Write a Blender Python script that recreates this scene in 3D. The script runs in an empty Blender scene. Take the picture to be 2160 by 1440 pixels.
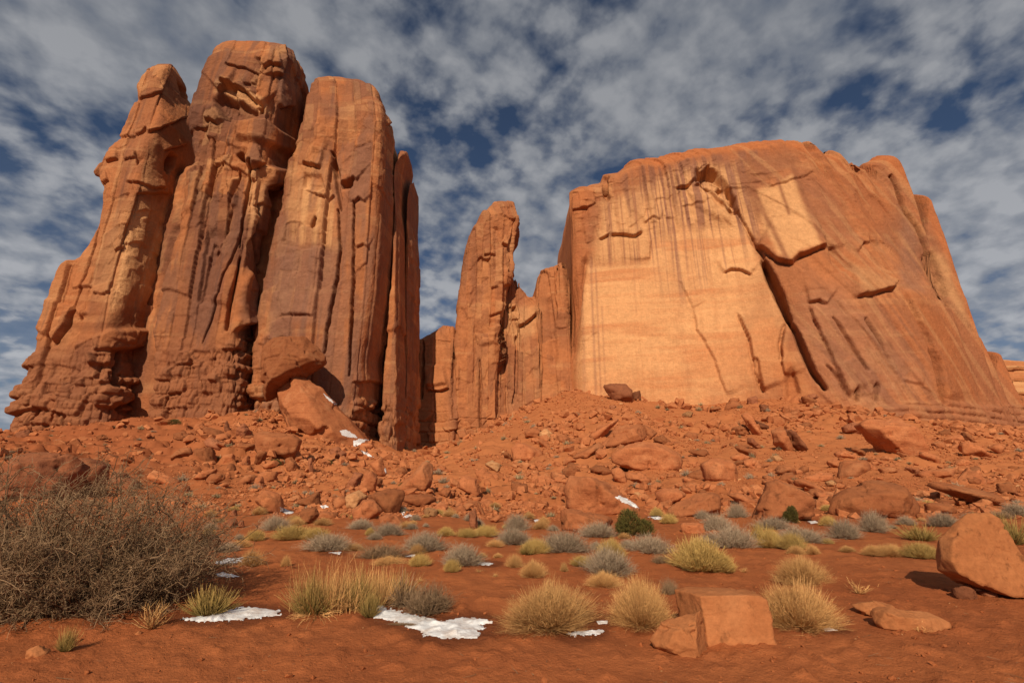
import bpy, math, random, bmesh
import numpy as np
from mathutils import Vector

# ------------------------------------------------------------------ camera, sky, sun
scn = bpy.context.scene
COL = scn.collection
F, CX, CY = 1020.0, 1080.0, 720.0          # focal length and centre of the frame (2160 x 1440)
PITCH = math.radians(15.4)
CAMZ = 1.6
SUN_EL, SUN_AZ = math.radians(32), math.radians(11)   # light travels 8 deg right of the view, sun behind
cam_d = bpy.data.cameras.new('camera')
cam_d.sensor_width = 36.0
cam_d.lens = 36.0 * F / 2160.0
cam_d.clip_start = 0.05
cam_d.clip_end = 6000
cam = bpy.data.objects.new('camera', cam_d)
cam.location = (0, 0, CAMZ)
cam.rotation_euler = (math.pi / 2 + PITCH, 0, 0)
COL.objects.link(cam)
scn.camera = cam

sun_d = bpy.data.lights.new('sun', 'SUN')
sun_d.energy = 4.5
sun_d.angle = math.radians(0.5)
sun_d.color = (1.0, 0.83, 0.61)
sun = bpy.data.objects.new('sun', sun_d)
trav = Vector((math.sin(SUN_AZ) * math.cos(SUN_EL), math.cos(SUN_AZ) * math.cos(SUN_EL), -math.sin(SUN_EL)))
sun.rotation_euler = trav.to_track_quat('-Z', 'Y').to_euler()
sun.location = (0, -20, 60)
COL.objects.link(sun)

scn.view_settings.view_transform = 'Standard'
scn.view_settings.look = 'None'
scn.view_settings.exposure = 0.0
scn.view_settings.gamma = 1.0
scn.cycles.max_bounces = 4
scn.cycles.diffuse_bounces = 2

world = bpy.data.worlds.new('World')
scn.world = world
world.use_nodes = True


class NT:
    """small helper to wire shader nodes"""
    def __init__(s, tree):
        s.t = tree
        tree.nodes.clear()

    def n(s, typ, **kw):
        nd = s.t.nodes.new(typ)
        ins = kw.pop('ins', {})
        for k, v in kw.items():
            setattr(nd, k, v)
        for k, v in ins.items():
            if isinstance(v, bpy.types.NodeSocket):
                s.t.links.new(v, nd.inputs[k])
            else:
                nd.inputs[k].default_value = v
        return nd

    def math(s, op, a, b=None, c=None, clamp=False):
        nd = s.t.nodes.new('ShaderNodeMath')
        nd.operation = op
        nd.use_clamp = clamp
        for i, v in enumerate((a, b, c)):
            if v is None:
                continue
            if isinstance(v, bpy.types.NodeSocket):
                s.t.links.new(v, nd.inputs[i])
            else:
                nd.inputs[i].default_value = v
        return nd.outputs[0]

    def ramp(s, fac, stops, interp='LINEAR'):
        nd = s.t.nodes.new('ShaderNodeValToRGB')
        nd.color_ramp.interpolation = interp
        el = nd.color_ramp.elements
        while len(el) < len(stops):
            el.new(0.5)
        for e, (p, c) in zip(el, stops):
            e.position = p
            e.color = (c, c, c, 1) if isinstance(c, (int, float)) else (*c, 1)
        s.t.links.new(fac, nd.inputs[0])
        return nd.outputs[0]

    def mix(s, fac, a, b, blend='MIX'):
        nd = s.t.nodes.new('ShaderNodeMix')
        nd.data_type = 'RGBA'
        nd.blend_type = blend
        for sock, v in ((nd.inputs[0], fac), (nd.inputs[6], a), (nd.inputs[7], b)):
            if isinstance(v, bpy.types.NodeSocket):
                s.t.links.new(v, sock)
            elif isinstance(v, (int, float)):
                sock.default_value = v
            else:
                sock.default_value = (*v, 1)
        return nd.outputs[2]

    def link(s, a, b):
        s.t.links.new(a, b)


def build_world():
    w = NT(world.node_tree)
    tc = w.n('ShaderNodeTexCoord')
    sky = w.n('ShaderNodeTexSky', sky_type='NISHITA', sun_disc=False, sun_elevation=SUN_EL,
              sun_rotation=math.pi + SUN_AZ, altitude=1600, air_density=1.0, dust_density=0.4, ozone_density=2.5)
    sep = w.n('ShaderNodeSeparateXYZ', ins={0: tc.outputs['Generated']})
    z = w.math('MAXIMUM', sep.outputs[2], 0.0)
    k = w.math('DIVIDE', 1.0, w.math('ADD', z, 0.34))
    px = w.math('MULTIPLY', sep.outputs[0], k)
    py = w.math('MULTIPLY', sep.outputs[1], k)
    vec = w.n('ShaderNodeCombineXYZ', ins={0: px, 1: py, 2: 0.0}).outputs[0]
    mp = w.n('ShaderNodeMapping', ins={0: vec, 1: (5.1, 2.9, 0.4), 2: (0, 0, math.radians(-32)), 3: (1.0, 1.0, 1.0)}).outputs[0]
    big = w.n('ShaderNodeTexNoise', ins={0: mp, 'Scale': 1.9, 'Detail': 3.0, 'Roughness': 0.5, 'Distortion': 0.2}).outputs[0]
    mid = w.n('ShaderNodeTexNoise', ins={0: mp, 'Scale': 6.2, 'Detail': 8.0, 'Roughness': 0.53, 'Distortion': 0.15}).outputs[0]
    puff = w.n('ShaderNodeTexNoise', ins={0: mp, 'Scale': 15.0, 'Detail': 4.0, 'Roughness': 0.48, 'Distortion': 0.1}).outputs[0]
    d = w.math('ADD', w.math('MULTIPLY', big, 0.75), w.math('MULTIPLY', mid, 0.75))
    d = w.math('ADD', d, w.math('MULTIPLY', puff, 0.55))
    cov = w.ramp(w.math('SUBTRACT', d, 0.470), [(0.36, 0.03), (0.44, 0.50), (0.52, 0.90), (0.62, 1.0)])
    # far cloud runs together toward the horizon
    low = w.ramp(z, [(0.0, 0.75), (0.30, 0.22), (0.5, 0.0)])
    cov = w.math('MAXIMUM', cov, w.math('MULTIPLY', low, 1.0))
    shade = w.math('ADD', w.math('MULTIPLY', mid, 0.6), w.math('MULTIPLY', puff, 0.6))
    ccol = w.ramp(shade, [(0.44, (0.125, 0.145, 0.185)), (0.58, (0.19, 0.203, 0.23)), (0.72, (0.29, 0.297, 0.315))])
    br = w.ramp(z, [(0.0, 1.75), (0.25, 1.45), (0.6, 1.12), (1.0, 1.0)])
    ccol = w.mix(1.0, ccol, br, 'MULTIPLY')
    blue = w.mix(1.0, sky.outputs[0], (0.042, 0.044, 0.047), 'MULTIPLY')
    col = w.mix(w.math('MULTIPLY', cov, 0.93), blue, ccol)
    # below the horizon the world is just dark earth
    up = w.ramp(sep.outputs[2], [(0.0, 0.0), (0.01, 1.0)])
    col = w.mix(up, (0.10, 0.06, 0.04), col)
    bg = w.n('ShaderNodeBackground', ins={0: col, 1: 1.0})
    out = w.n('ShaderNodeOutputWorld', ins={0: bg.outputs[0]})


build_world()

# ------------------------------------------------------------------ projection helpers
cp, sp = math.cos(PITCH), math.sin(PITCH)


def unproj(px, py, Y):
    """world point at depth Y on the sight line of a photo pixel"""
    px, py, Y = np.broadcast_arrays(np.asarray(px, float), np.asarray(py, float), np.asarray(Y, float))
    a = (px - CX) / F
    b = (CY - py) / F
    dy = cp - b * sp
    dz = sp + b * cp
    s = Y / dy
    return np.stack([a * s, Y, CAMZ + dz * s], -1)


def proj(P):
    P = np.asarray(P, float)
    x, y, z = P[..., 0], P[..., 1], P[..., 2] - CAMZ
    zc = y * cp + z * sp
    zc = np.where(np.abs(zc) < 1e-3, 1e-3, zc)
    return CX + F * x / zc, CY - F * (z * cp - y * sp) / zc


# ------------------------------------------------------------------ noise
_rs = np.random.RandomState(7)
_T = _rs.rand(64, 64, 64).astype(np.float32)


def vnoise(x, y, z):
    x, y, z = np.broadcast_arrays(x, y, z)
    xi, yi, zi = np.floor(x).astype(np.int64), np.floor(y).astype(np.int64), np.floor(z).astype(np.int64)
    fx, fy, fz = x - xi, y - yi, z - zi
    fx, fy, fz = [t * t * t * (t * (t * 6 - 15) + 10) for t in (fx, fy, fz)]
    x0, y0, z0 = xi & 63, yi & 63, zi & 63
    x1, y1, z1 = (xi + 1) & 63, (yi + 1) & 63, (zi + 1) & 63
    c00 = _T[x0, y0, z0] * (1 - fx) + _T[x1, y0, z0] * fx
    c10 = _T[x0, y1, z0] * (1 - fx) + _T[x1, y1, z0] * fx
    c01 = _T[x0, y0, z1] * (1 - fx) + _T[x1, y0, z1] * fx
    c11 = _T[x0, y1, z1] * (1 - fx) + _T[x1, y1, z1] * fx
    return (c00 * (1 - fy) + c10 * fy) * (1 - fz) + (c01 * (1 - fy) + c11 * fy) * fz


def fbm(x, y, z, octv=4, gain=0.5):
    """about -1..1"""
    a, s, t = 1.0, 0.0, 0.0
    for o in range(octv):
        k = 2.03 ** o
        s = s + a * (vnoise(x * k + 17.3 * o, y * k + 5.1 * o, z * k + 9.7 * o) - 0.5) * 2
        t += a
        a *= gain
    return s / t * 1.5


def ridged(x, y, z, octv=3):
    a, s, t = 1.0, 0.0, 0.0
    for o in range(octv):
        k = 2.1 ** o
        s = s + a * (1 - np.abs(vnoise(x * k + 31.7 * o, y * k, z * k + 3.3 * o) - 0.5) * 4)
        t += a
        a *= 0.5
    return s / t


def _h(i, j, s):
    v = np.sin(i * 127.1 + j * 311.7 + s * 74.7) * 43758.5453
    return v - np.floor(v)


def voro(u, v, seed=0, jit=0.85):
    """returns F1, F2, three random values of the nearest cell, offset from its centre"""
    iu, iv = np.floor(u), np.floor(v)
    b1 = np.full(u.shape, 1e9)
    b2 = np.full(u.shape, 1e9)
    ci = np.zeros(u.shape); cj = np.zeros(u.shape); du = np.zeros(u.shape); dv = np.zeros(u.shape)
    for a in (-1, 0, 1):
        for b in (-1, 0, 1):
            gi, gj = iu + a, iv + b
            cx = gi + 0.5 + jit * (_h(gi, gj, seed) - 0.5)
            cy = gj + 0.5 + jit * (_h(gi, gj, seed + 1.7) - 0.5)
            d = np.hypot(u - cx, v - cy)
            nearer = d < b1
            b2 = np.where(nearer, b1, np.minimum(b2, d))
            b1 = np.where(nearer, d, b1)
            ci = np.where(nearer, gi, ci); cj = np.where(nearer, gj, cj)
            du = np.where(nearer, u - cx, du); dv = np.where(nearer, v - cy, dv)
    return b1, b2, _h(ci, cj, seed + 3.1), _h(ci, cj, seed + 5.3), _h(ci, cj, seed + 8.9), du, dv


def facets(u, v, seed, tilt=0.5):
    """broken-rock relief: each cell is a tilted plane of its own height, -1..1"""
    f1, f2, r0, r1, r2, du, dv = voro(u, v, seed)
    return (r0 - 0.5) * 1.3 + tilt * ((r1 - 0.5) * 2 * du + (r2 - 0.5) * 2 * dv), f2 - f1


def sstep(a, b, x):
    t = np.clip((x - a) / (b - a), 0, 1)
    return t * t * (3 - 2 * t)


def seg_dist(px, py, pts):
    """distance to a polyline, signed side, position 0..1 along it"""
    best = np.full(px.shape, 1e9)
    side = np.zeros(px.shape)
    par = np.zeros(px.shape)
    n = len(pts) - 1
    for i in range(n):
        (ax, ay), (bx, by) = pts[i], pts[i + 1]
        dx, dy = bx - ax, by - ay
        L2 = dx * dx + dy * dy + 1e-9
        t = np.clip(((px - ax) * dx + (py - ay) * dy) / L2, 0, 1)
        d = np.hypot(px - ax - t * dx, py - ay - t * dy)
        m = d < best
        best = np.where(m, d, best)
        side = np.where(m, dx * (py - ay) - dy * (px - ax), side)
        par = np.where(m, (i + t) / n, par)
    return best, side, par


def poly_sd(px, py, pts):
    """signed distance to a polygon, positive inside"""
    d, _, _ = seg_dist(px, py, list(pts) + [pts[0]])
    ins = np.zeros(px.shape, bool)
    n = len(pts)
    for i in range(n):
        (ax, ay), (bx, by) = pts[i], pts[(i + 1) % n]
        c = ((ay > py) != (by > py)) & (px < (bx - ax) * (py - ay) / (by - ay + 1e-12) + ax)
        ins ^= c
    return np.where(ins, d, -d)


# ------------------------------------------------------------------ mesh helpers
def mk(name, V, Fc, mat, parent=None, smooth=True, col=None, extra=None):
    me = bpy.data.meshes.new(name)
    V = np.ascontiguousarray(V, np.float32).reshape(-1, 3)
    Fc = np.ascontiguousarray(Fc, np.int32)
    k = Fc.shape[1]
    me.vertices.add(len(V))
    me.vertices.foreach_set('co', V.ravel())
    me.loops.add(Fc.size)
    me.loops.foreach_set('vertex_index', Fc.ravel())
    me.polygons.add(len(Fc))
    me.polygons.foreach_set('loop_start', np.arange(0, Fc.size, k, dtype=np.int32))
    me.polygons.foreach_set('loop_total', np.full(len(Fc), k, np.int32))
    me.polygons.foreach_set('use_smooth', np.full(len(Fc), smooth, bool))
    if col is not None:
        at = me.color_attributes.new('pigment', 'FLOAT_COLOR', 'POINT')
        c = np.ones((len(V), 4), np.float32)
        c[:, :3] = np.asarray(col).reshape(-1, 3)
        at.data.foreach_set('color', c.ravel())
    me.materials.append(mat)
    me.update(calc_edges=True)
    me.validate()
    ob = bpy.data.objects.new(name, me)
    COL.objects.link(ob)
    if parent is not None:
        ob.parent = parent
    return ob


def tag(o, label, cat, group=None, kind=None):
    if label:
        o['label'] = label
    if cat:
        o['category'] = cat
    if group:
        o['group'] = group
    if kind:
        o['kind'] = kind
    return o


def empty(name, loc=(0, 0, 0)):
    o = bpy.data.objects.new(name, None)
    o.location = loc
    o.empty_display_size = 0.3
    COL.objects.link(o)
    return o


def grid_faces(R, C, wrap=False):
    i = np.arange(R - 1)[:, None]
    j = np.arange(C if wrap else C - 1)[None, :]
    j2 = (j + 1) % C
    a = i * C + j
    b = i * C + j2
    c = (i + 1) * C + j2
    d = (i + 1) * C + j
    return np.stack([np.broadcast_to(q, (R - 1, j.size)) for q in (a, b, c, d)], -1).reshape(-1, 4)


def grid_normals(P, wrap=False):
    if wrap:
        du = np.roll(P, -1, 1) - np.roll(P, 1, 1)
    else:
        du = np.gradient(P, axis=1)
    dv = np.gradient(P, axis=0)
    n = np.cross(du, dv)
    return n / (np.linalg.norm(n, axis=-1, keepdims=True) + 1e-9)


# ------------------------------------------------------------------ materials
def mat_new(name):
    m = bpy.data.materials.new(name)
    m.use_nodes = True
    return m, NT(m.node_tree)


def finish(w, color, rough=0.92, bump=None, bstr=0.4, bdist=0.1, spec=0.15, trans=None):
    p = w.n('ShaderNodeBsdfPrincipled', ins={'Roughness': rough})
    p.inputs['Specular IOR Level'].default_value = spec
    if isinstance(color, bpy.types.NodeSocket):
        w.link(color, p.inputs['Base Color'])
    else:
        p.inputs['Base Color'].default_value = (*color, 1)
    if bump is not None:
        b = w.n('ShaderNodeBump', ins={'Height': bump, 'Strength': bstr, 'Distance': bdist})
        w.link(b.outputs[0], p.inputs['Normal'])
    w.n('ShaderNodeOutputMaterial', ins={0: p.outputs[0]})


def noise(w, vec, scale, detail=5, rough=0.55, dist=0.0):
    return w.n('ShaderNodeTexNoise', ins={0: vec, 'Scale': scale, 'Detail': detail, 'Roughness': rough, 'Distortion': dist}).outputs[0]


def m_cliff():
    m, w = mat_new('sandstone_cliff')
    at = w.n('ShaderNodeVertexColor', layer_name='pigment').outputs[0]
    geo = w.n('ShaderNodeNewGeometry').outputs['Position']
    streak = w.n('ShaderNodeMapping', ins={0: geo, 3: (1, 1, 0.12)}).outputs[0]
    bed = w.n('ShaderNodeMapping', ins={0: geo, 3: (0.15, 0.15, 1.6), 2: (0.05, 0.04, 0)}).outputs[0]
    a = noise(w, streak, 0.9, 6, 0.6)
    b = noise(w, geo, 0.6, 6, 0.6)
    c = noise(w, bed, 1.2, 5, 0.6)
    v = w.math('ADD', w.math('MULTIPLY', a, 0.3), w.math('ADD', w.math('MULTIPLY', b, 0.8), w.math('MULTIPLY', c, 0.2)))
    v = w.math('ADD', w.math('MULTIPLY', w.math('SUBTRACT', v, 0.65), 0.6), 1.0)
    col = w.mix(1.0, at, w.n('ShaderNodeCombineColor', ins={0: v, 1: v, 2: v}).outputs[0], 'MULTIPLY')
    fl = noise(w, w.n('ShaderNodeMapping', ins={0: geo, 3: (1, 1, 0.35)}).outputs[0], 2.2, 7, 0.7)
    fk = w.math('ADD', 0.74, w.math('MULTIPLY', fl, 0.52))
    col = w.mix(1.0, col, w.n('ShaderNodeCombineColor', ins={0: fk, 1: fk, 2: fk}).outputs[0], 'MULTIPLY')
    h = w.math('ADD', w.math('MULTIPLY', noise(w, geo, 1.3, 9, 0.68), 1.0), w.math('MULTIPLY', c, 0.2))
    finish(w, col, 0.95, h, 0.75, 0.55, 0.08)
    return m


def m_rock(name, c1, c2, c3, scale=1.0, bd=0.12, var=(0.62, 0.62)):
    m, w = mat_new(name)
    tc = w.n('ShaderNodeNewGeometry').outputs['Position']
    oi = w.n('ShaderNodeObjectInfo').outputs['Random']
    bed = w.n('ShaderNodeMapping', ins={0: tc, 3: (0.3, 0.3, 2.2), 2: (0.3, 0.2, 0)}).outputs[0]
    a = noise(w, tc, 0.9 * scale, 7, 0.6)
    b = noise(w, bed, 1.5 * scale, 4, 0.6)
    mixv = w.ramp(w.math('ADD', w.math('MULTIPLY', a, 0.6), w.math('MULTIPLY', b, 0.4)), [(0.36, 0.0), (0.62, 1.0)])
    col = w.mix(mixv, c1, c2)
    pale = w.math('MULTIPLY', w.ramp(noise(w, tc, 0.45 * scale, 3), [(0.55, 0.0), (0.7, 1.0)]), 0.5)
    col = w.mix(pale, col, c3)
    k = w.math('ADD', var[0], w.math('MULTIPLY', oi, var[1]))
    fine = w.math('ADD', 0.55, w.math('MULTIPLY', noise(w, tc, 7 * scale, 7, 0.72), 0.9))
    pit = w.ramp(noise(w, tc, 2.6 * scale, 6, 0.65), [(0.30, 0.55), (0.42, 1.0)])
    fine = w.math('MULTIPLY', fine, pit)
    k = w.math('MULTIPLY', k, fine)
    col = w.mix(1.0, col, w.n('ShaderNodeCombineColor', ins={0: k, 1: k, 2: k}).outputs[0], 'MULTIPLY')
    h = w.math('ADD', noise(w, tc, 3.5 * scale, 9, 0.7), w.math('MULTIPLY', b, 0.7))
    finish(w, col, 0.95, h, 0.7, bd, 0.1)
    return m


def m_ground():
    m, w = mat_new('red_sand')
    geo = w.n('ShaderNodeNewGeometry').outputs['Position']
    a = noise(w, geo, 0.22, 5, 0.6)
    b = noise(w, geo, 2.2, 6, 0.6)
    c = noise(w, geo, 38.0, 4, 0.7)
    e = noise(w, geo, 9.0, 6, 0.65)
    col = w.mix(w.ramp(a, [(0.35, 0.0), (0.65, 1.0)]), (0.345, 0.103, 0.038), (0.43, 0.142, 0.052))
    col = w.mix(w.math('MULTIPLY', w.ramp(b, [(0.42, 0.0), (0.68, 1.0)]), 0.55), col, (0.235, 0.074, 0.031))
    col = w.mix(w.math('MULTIPLY', w.ramp(c, [(0.60, 0.0), (0.72, 1.0)]), 0.5), col, (0.42, 0.18, 0.085))
    col = w.mix(w.math('MULTIPLY', w.ramp(c, [(0.28, 1.0), (0.40, 0.0)]), 0.6), col, (0.16, 0.055, 0.028))
    # the slope farther up is paler and more orange
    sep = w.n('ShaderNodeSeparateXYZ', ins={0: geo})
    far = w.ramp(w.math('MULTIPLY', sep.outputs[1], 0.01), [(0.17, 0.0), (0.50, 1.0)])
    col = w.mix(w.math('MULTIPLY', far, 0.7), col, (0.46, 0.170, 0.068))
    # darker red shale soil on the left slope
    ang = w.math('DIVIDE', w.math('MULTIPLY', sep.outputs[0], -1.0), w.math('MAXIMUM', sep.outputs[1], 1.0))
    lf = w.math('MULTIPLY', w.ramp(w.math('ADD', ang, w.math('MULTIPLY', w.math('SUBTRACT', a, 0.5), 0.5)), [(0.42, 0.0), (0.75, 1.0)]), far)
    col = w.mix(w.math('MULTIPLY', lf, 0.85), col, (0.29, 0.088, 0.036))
    # damp rims where snow has been melting
    damp = w.n('ShaderNodeSeparateColor', ins={0: w.n('ShaderNodeVertexColor', layer_name='damp').outputs[0]}).outputs[0]
    col = w.mix(w.math('MULTIPLY', damp, 0.75), col, (0.13, 0.040, 0.018))
    h = w.math('ADD', w.math('MULTIPLY', e, 0.7), w.math('MULTIPLY', c, 0.35))
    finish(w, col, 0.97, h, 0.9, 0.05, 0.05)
    return m


def m_stem(name, c1, c2, tip=None, obj_var=0.3):
    m, w = mat_new(name)
    at = w.n('ShaderNodeVertexColor', layer_name='pigment')
    sep = w.n('ShaderNodeSeparateColor', ins={0: at.outputs[0]})
    oi = w.n('ShaderNodeObjectInfo').outputs['Random']
    col = w.mix(sep.outputs[0], c1, c2)
    if tip is not None:
        col = w.mix(sep.outputs[1], col, tip)
    k = w.math('ADD', 1 - obj_var / 2, w.math('MULTIPLY', oi, obj_var))
    col = w.mix(1.0, col, w.n('ShaderNodeCombineColor', ins={0: k, 1: k, 2: k}).outputs[0], 'MULTIPLY')
    finish(w, col, 0.85, None, spec=0.15)
    return m


def m_snow():
    m, w = mat_new('old_snow')
    geo = w.n('ShaderNodeNewGeometry').outputs['Position']
    a = noise(w, geo, 5.0, 5, 0.6)
    col = w.mix(w.ramp(a, [(0.45, 0.0), (0.75, 1.0)]), (0.78, 0.80, 0.84), (0.50, 0.40, 0.35))
    finish(w, col, 0.6, noise(w, geo, 26, 5, 0.6), 0.5, 0.03, 0.3)
    return m


M_CLIFF = m_cliff()
M_BOULDER = m_rock('red_boulder', (0.33, 0.110, 0.047), (0.43, 0.158, 0.066), (0.46, 0.20, 0.095))
M_RUBBLE = m_rock('red_rubble', (0.34, 0.115, 0.048), (0.46, 0.170, 0.070), (0.50, 0.22, 0.10), 1.0, 0.12, (1.05, 0.0))
M_PALE = m_rock('pale_boulder', (0.42, 0.20, 0.092), (0.50, 0.26, 0.12), (0.55, 0.30, 0.15))
M_DARK = m_rock('dark_boulder', (0.22, 0.080, 0.042), (0.30, 0.110, 0.052), (0.34, 0.14, 0.07))
M_HERO = m_rock('near_boulder', (0.40, 0.145, 0.056), (0.48, 0.185, 0.073), (0.52, 0.225, 0.098), 2.2, 0.03, (0.80, 0.12))
M_GROUND = m_ground()
M_SNOW = m_snow()
M_STRAW = m_stem('straw_stem', (0.36, 0.18, 0.068), (0.66, 0.38, 0.155), (0.70, 0.42, 0.16))
M_YELLOW = m_stem('yellow_stem', (0.30, 0.195, 0.06), (0.54, 0.36, 0.125), (0.62, 0.42, 0.15))
M_GREY = m_stem('grey_twig', (0.19, 0.135, 0.09), (0.46, 0.35, 0.245), (0.43, 0.325, 0.225))
M_GREEN = m_stem('green_blade', (0.13, 0.10, 0.026), (0.38, 0.27, 0.085), (0.68, 0.43, 0.16))
M_TWIG = m_stem('bare_twig', (0.12, 0.070, 0.036), (0.35, 0.230, 0.135), (0.45, 0.31, 0.20))
M_LEAF = m_stem('dry_leaf', (0.10, 0.060, 0.032), (0.24, 0.15, 0.085))
M_JUNIPER = m_stem('juniper_leaf', (0.040, 0.040, 0.012), (0.15, 0.12, 0.032))
M_TUFT = m_stem('slope_tuft', (0.20, 0.15, 0.085), (0.46, 0.36, 0.21), None, 0.5)
# ------------------------------------------------------------------ terrain
TC = [  # photo pixel and distance of points on the slope
 (20,915,95),(150,905,98),(250,885,100),(340,885,101),(450,875,103),(560,866,104),(650,905,100),(720,925,99),
 (795,948,102),(850,965,114),(900,957,126),(960,935,141),(1060,888,151),(1130,850,149),(1200,826,147),(1300,838,141),
 (1400,850,138),(1500,855,136),(1600,842,131),(1700,850,127),(1800,862,121),(1900,886,117),(2000,899,115),(2160,912,116),
 (2300,925,120),(1300,950,70),(1300,1050,32),(1300,1098,20),(1600,950,65),(1600,1050,30),(2000,955,70),(2000,1042,30),
 (2160,1055,28),(1000,1000,56),(1000,1052,32),(700,1002,56),(700,1060,30),(400,1000,45),(300,955,65),(100,957,55),
 (0,1000,33),(0,938,62),(500,952,66),(600,962,68),(800,975,76),(900,985,82),(1100,960,80),(1450,950,70),(1800,940,75),
 (1700,900,95),(1400,900,100),(1200,890,110),(2300,960,70),(-200,950,60),(-200,1000,36),(-150,938,95),(450,905,86),(250,915,84),(100,930,78)]


def build_tps():
    P = [unproj(a, b, c) for a, b, c in TC]
    for x in (-34, -17, 0, 17, 34):
        for y in (-30, -8, 3, 9, 14.5):
            P.append(np.array([x, y, 0.0]))
    for x in (-13, -6, 0, 6, 13):
        P.append(np.array([x, 17.2, 0.02]))
    for x in (-400, -200, 0, 200, 400):
        P.append(np.array([x, 420, 16.0])); P.append(np.array([x * 0.6, -160, -2.0]))
    for y in (40, 90, 150, 250):
        P.append(np.array([-190 - y * 0.3, y, -2.0])); P.append(np.array([230 + y * 0.3, y, 7.0]))
    P = np.array(P)
    return P


_TP = build_tps()


def _w(X, Y):
    """compress far ground so the thin plate spline treats near and far evenly"""
    return np.arcsinh(X / 12.0) * 10, np.arcsinh(Y / 12.0) * 10


def _phi(r2):
    return np.where(r2 > 1e-12, 0.5 * r2 * np.log(r2 + 1e-12), 0)


def _fit():
    u, v = _w(_TP[:, 0], _TP[:, 1])
    n = len(u)
    K = _phi((u[:, None] - u) ** 2 + (v[:, None] - v) ** 2) + np.eye(n) * 0.35
    A = np.zeros((n + 3, n + 3))
    A[:n, :n] = K
    Q = np.stack([np.ones(n), u, v], 1)
    A[:n, n:] = Q
    A[n:, :n] = Q.T
    return u, v, np.linalg.solve(A, np.concatenate([_TP[:, 2], np.zeros(3)]))


_TU, _TV, _TWt = _fit()


def H0(X, Y):
    X, Y = np.broadcast_arrays(np.asarray(X, float), np.asarray(Y, float))
    u, v = _w(X.ravel(), Y.ravel())
    out = np.zeros(u.shape)
    n = len(_TU)
    for s in range(0, len(u), 20000):
        a, b = u[s:s + 20000], v[s:s + 20000]
        out[s:s + 20000] = _phi((a[:, None] - _TU) ** 2 + (b[:, None] - _TV) ** 2) @ _TWt[:n] + _TWt[n] + _TWt[n + 1] * a + _TWt[n + 2] * b
    return out.reshape(X.shape)


def H(X, Y):
    """ground height with its unevenness"""
    X, Y = np.broadcast_arrays(np.asarray(X, float), np.asarray(Y, float))
    h = H0(X, Y)
    near = 1 - sstep(14, 26, Y)
    slope = sstep(16, 40, Y)
    flat0 = near * np.clip(h, -0.05, 0.05)
    h = h * (1 - near) + flat0
    h = h + 0.05 * fbm(X * 0.35, Y * 0.35, 0.3, 3) * near + 0.018 * fbm(X * 1.7, Y * 1.7, 5.1, 3) * near
    jum = sstep(-0.3, 0.3, fbm(X * 0.06, Y * 0.05, 6.6, 3))
    h = h + slope * (0.6 * fbm(X * 0.09, Y * 0.09, 2.2, 4) + 0.35 * fbm(X * 0.5, Y * 0.5, 7.7, 4) + (0.15 + 0.5 * jum) * facets(X / 2.6 + 0.3 * fbm(X * 0.4, Y * 0.4, 3.0, 2), Y / 2.6, 5.0, 0.9)[0])
    # weak ledges of bedded red shale low on the left slope
    left = sstep(-8, -30, X) * sstep(48, 56, Y) * (1 - sstep(95, 110, Y))
    t = h / 1.3
    h = h + left * 1.3 * (np.floor(t) + sstep(0.55, 0.95, t - np.floor(t)) - t) * 0.75
    return h


def hit(px, py):
    """where the sight line of a photo pixel meets the ground"""
    Ys = np.geomspace(3.0, 170, 700)
    P = unproj(px, py, Ys)
    g = H(P[:, 0], P[:, 1])
    k = np.argmax(P[:, 2] < g)
    if P[k, 2] >= g[k]:
        k = len(Ys) - 1
    p = P[k].copy()
    p[2] = g[k]
    return p


def build_ground():
    Y = np.concatenate([np.linspace(-60, 1.2, 40), np.geomspace(1.5, 30, 330), np.geomspace(30.5, 170, 280), np.geomspace(175, 3000, 40)])
    A = np.concatenate([np.linspace(-4.5, -1.35, 30), np.linspace(-1.3, 1.3, 460), np.linspace(1.35, 4.5, 30)])
    YY, AA = np.meshgrid(Y, A, indexing='ij')
    XX = AA * (np.abs(YY) * 1.0 + 6.0 * np.exp(-np.abs(YY) / 3) + np.where(YY < 0, 12, 0))
    Z = H(XX, YY)
    # clods and footprints close to the camera
    nr = (YY > 0) & (YY < 22)
    c = np.clip(fbm(XX[nr] * 5, YY[nr] * 5, 1.1, 3) - 0.25, 0, 1) * 0.05
    c2 = np.clip(fbm(XX[nr] * 14, YY[nr] * 14, 4.1, 2) - 0.45, 0, 1) * 0.03
    Z[nr] += c + c2
    o = mk('ground', np.stack([XX, YY, Z], -1), grid_faces(*YY.shape), M_GROUND)
    o['kind'] = 'structure'
    return o


GROUND = build_ground()

# ------------------------------------------------------------------ cliffs
ORANGE = np.array((0.42, 0.158, 0.066)); BROWN = np.array((0.265, 0.105, 0.055)); DARK = np.array((0.145, 0.064, 0.043))
PALE = np.array((0.63, 0.335, 0.158)); RED = np.array((0.40, 0.130, 0.048)); GREYB = np.array((0.26, 0.135, 0.092))


def lerp(c, t, d):
    return c + (np.asarray(d) - c) * np.clip(t, 0, 1)[..., None]


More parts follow.
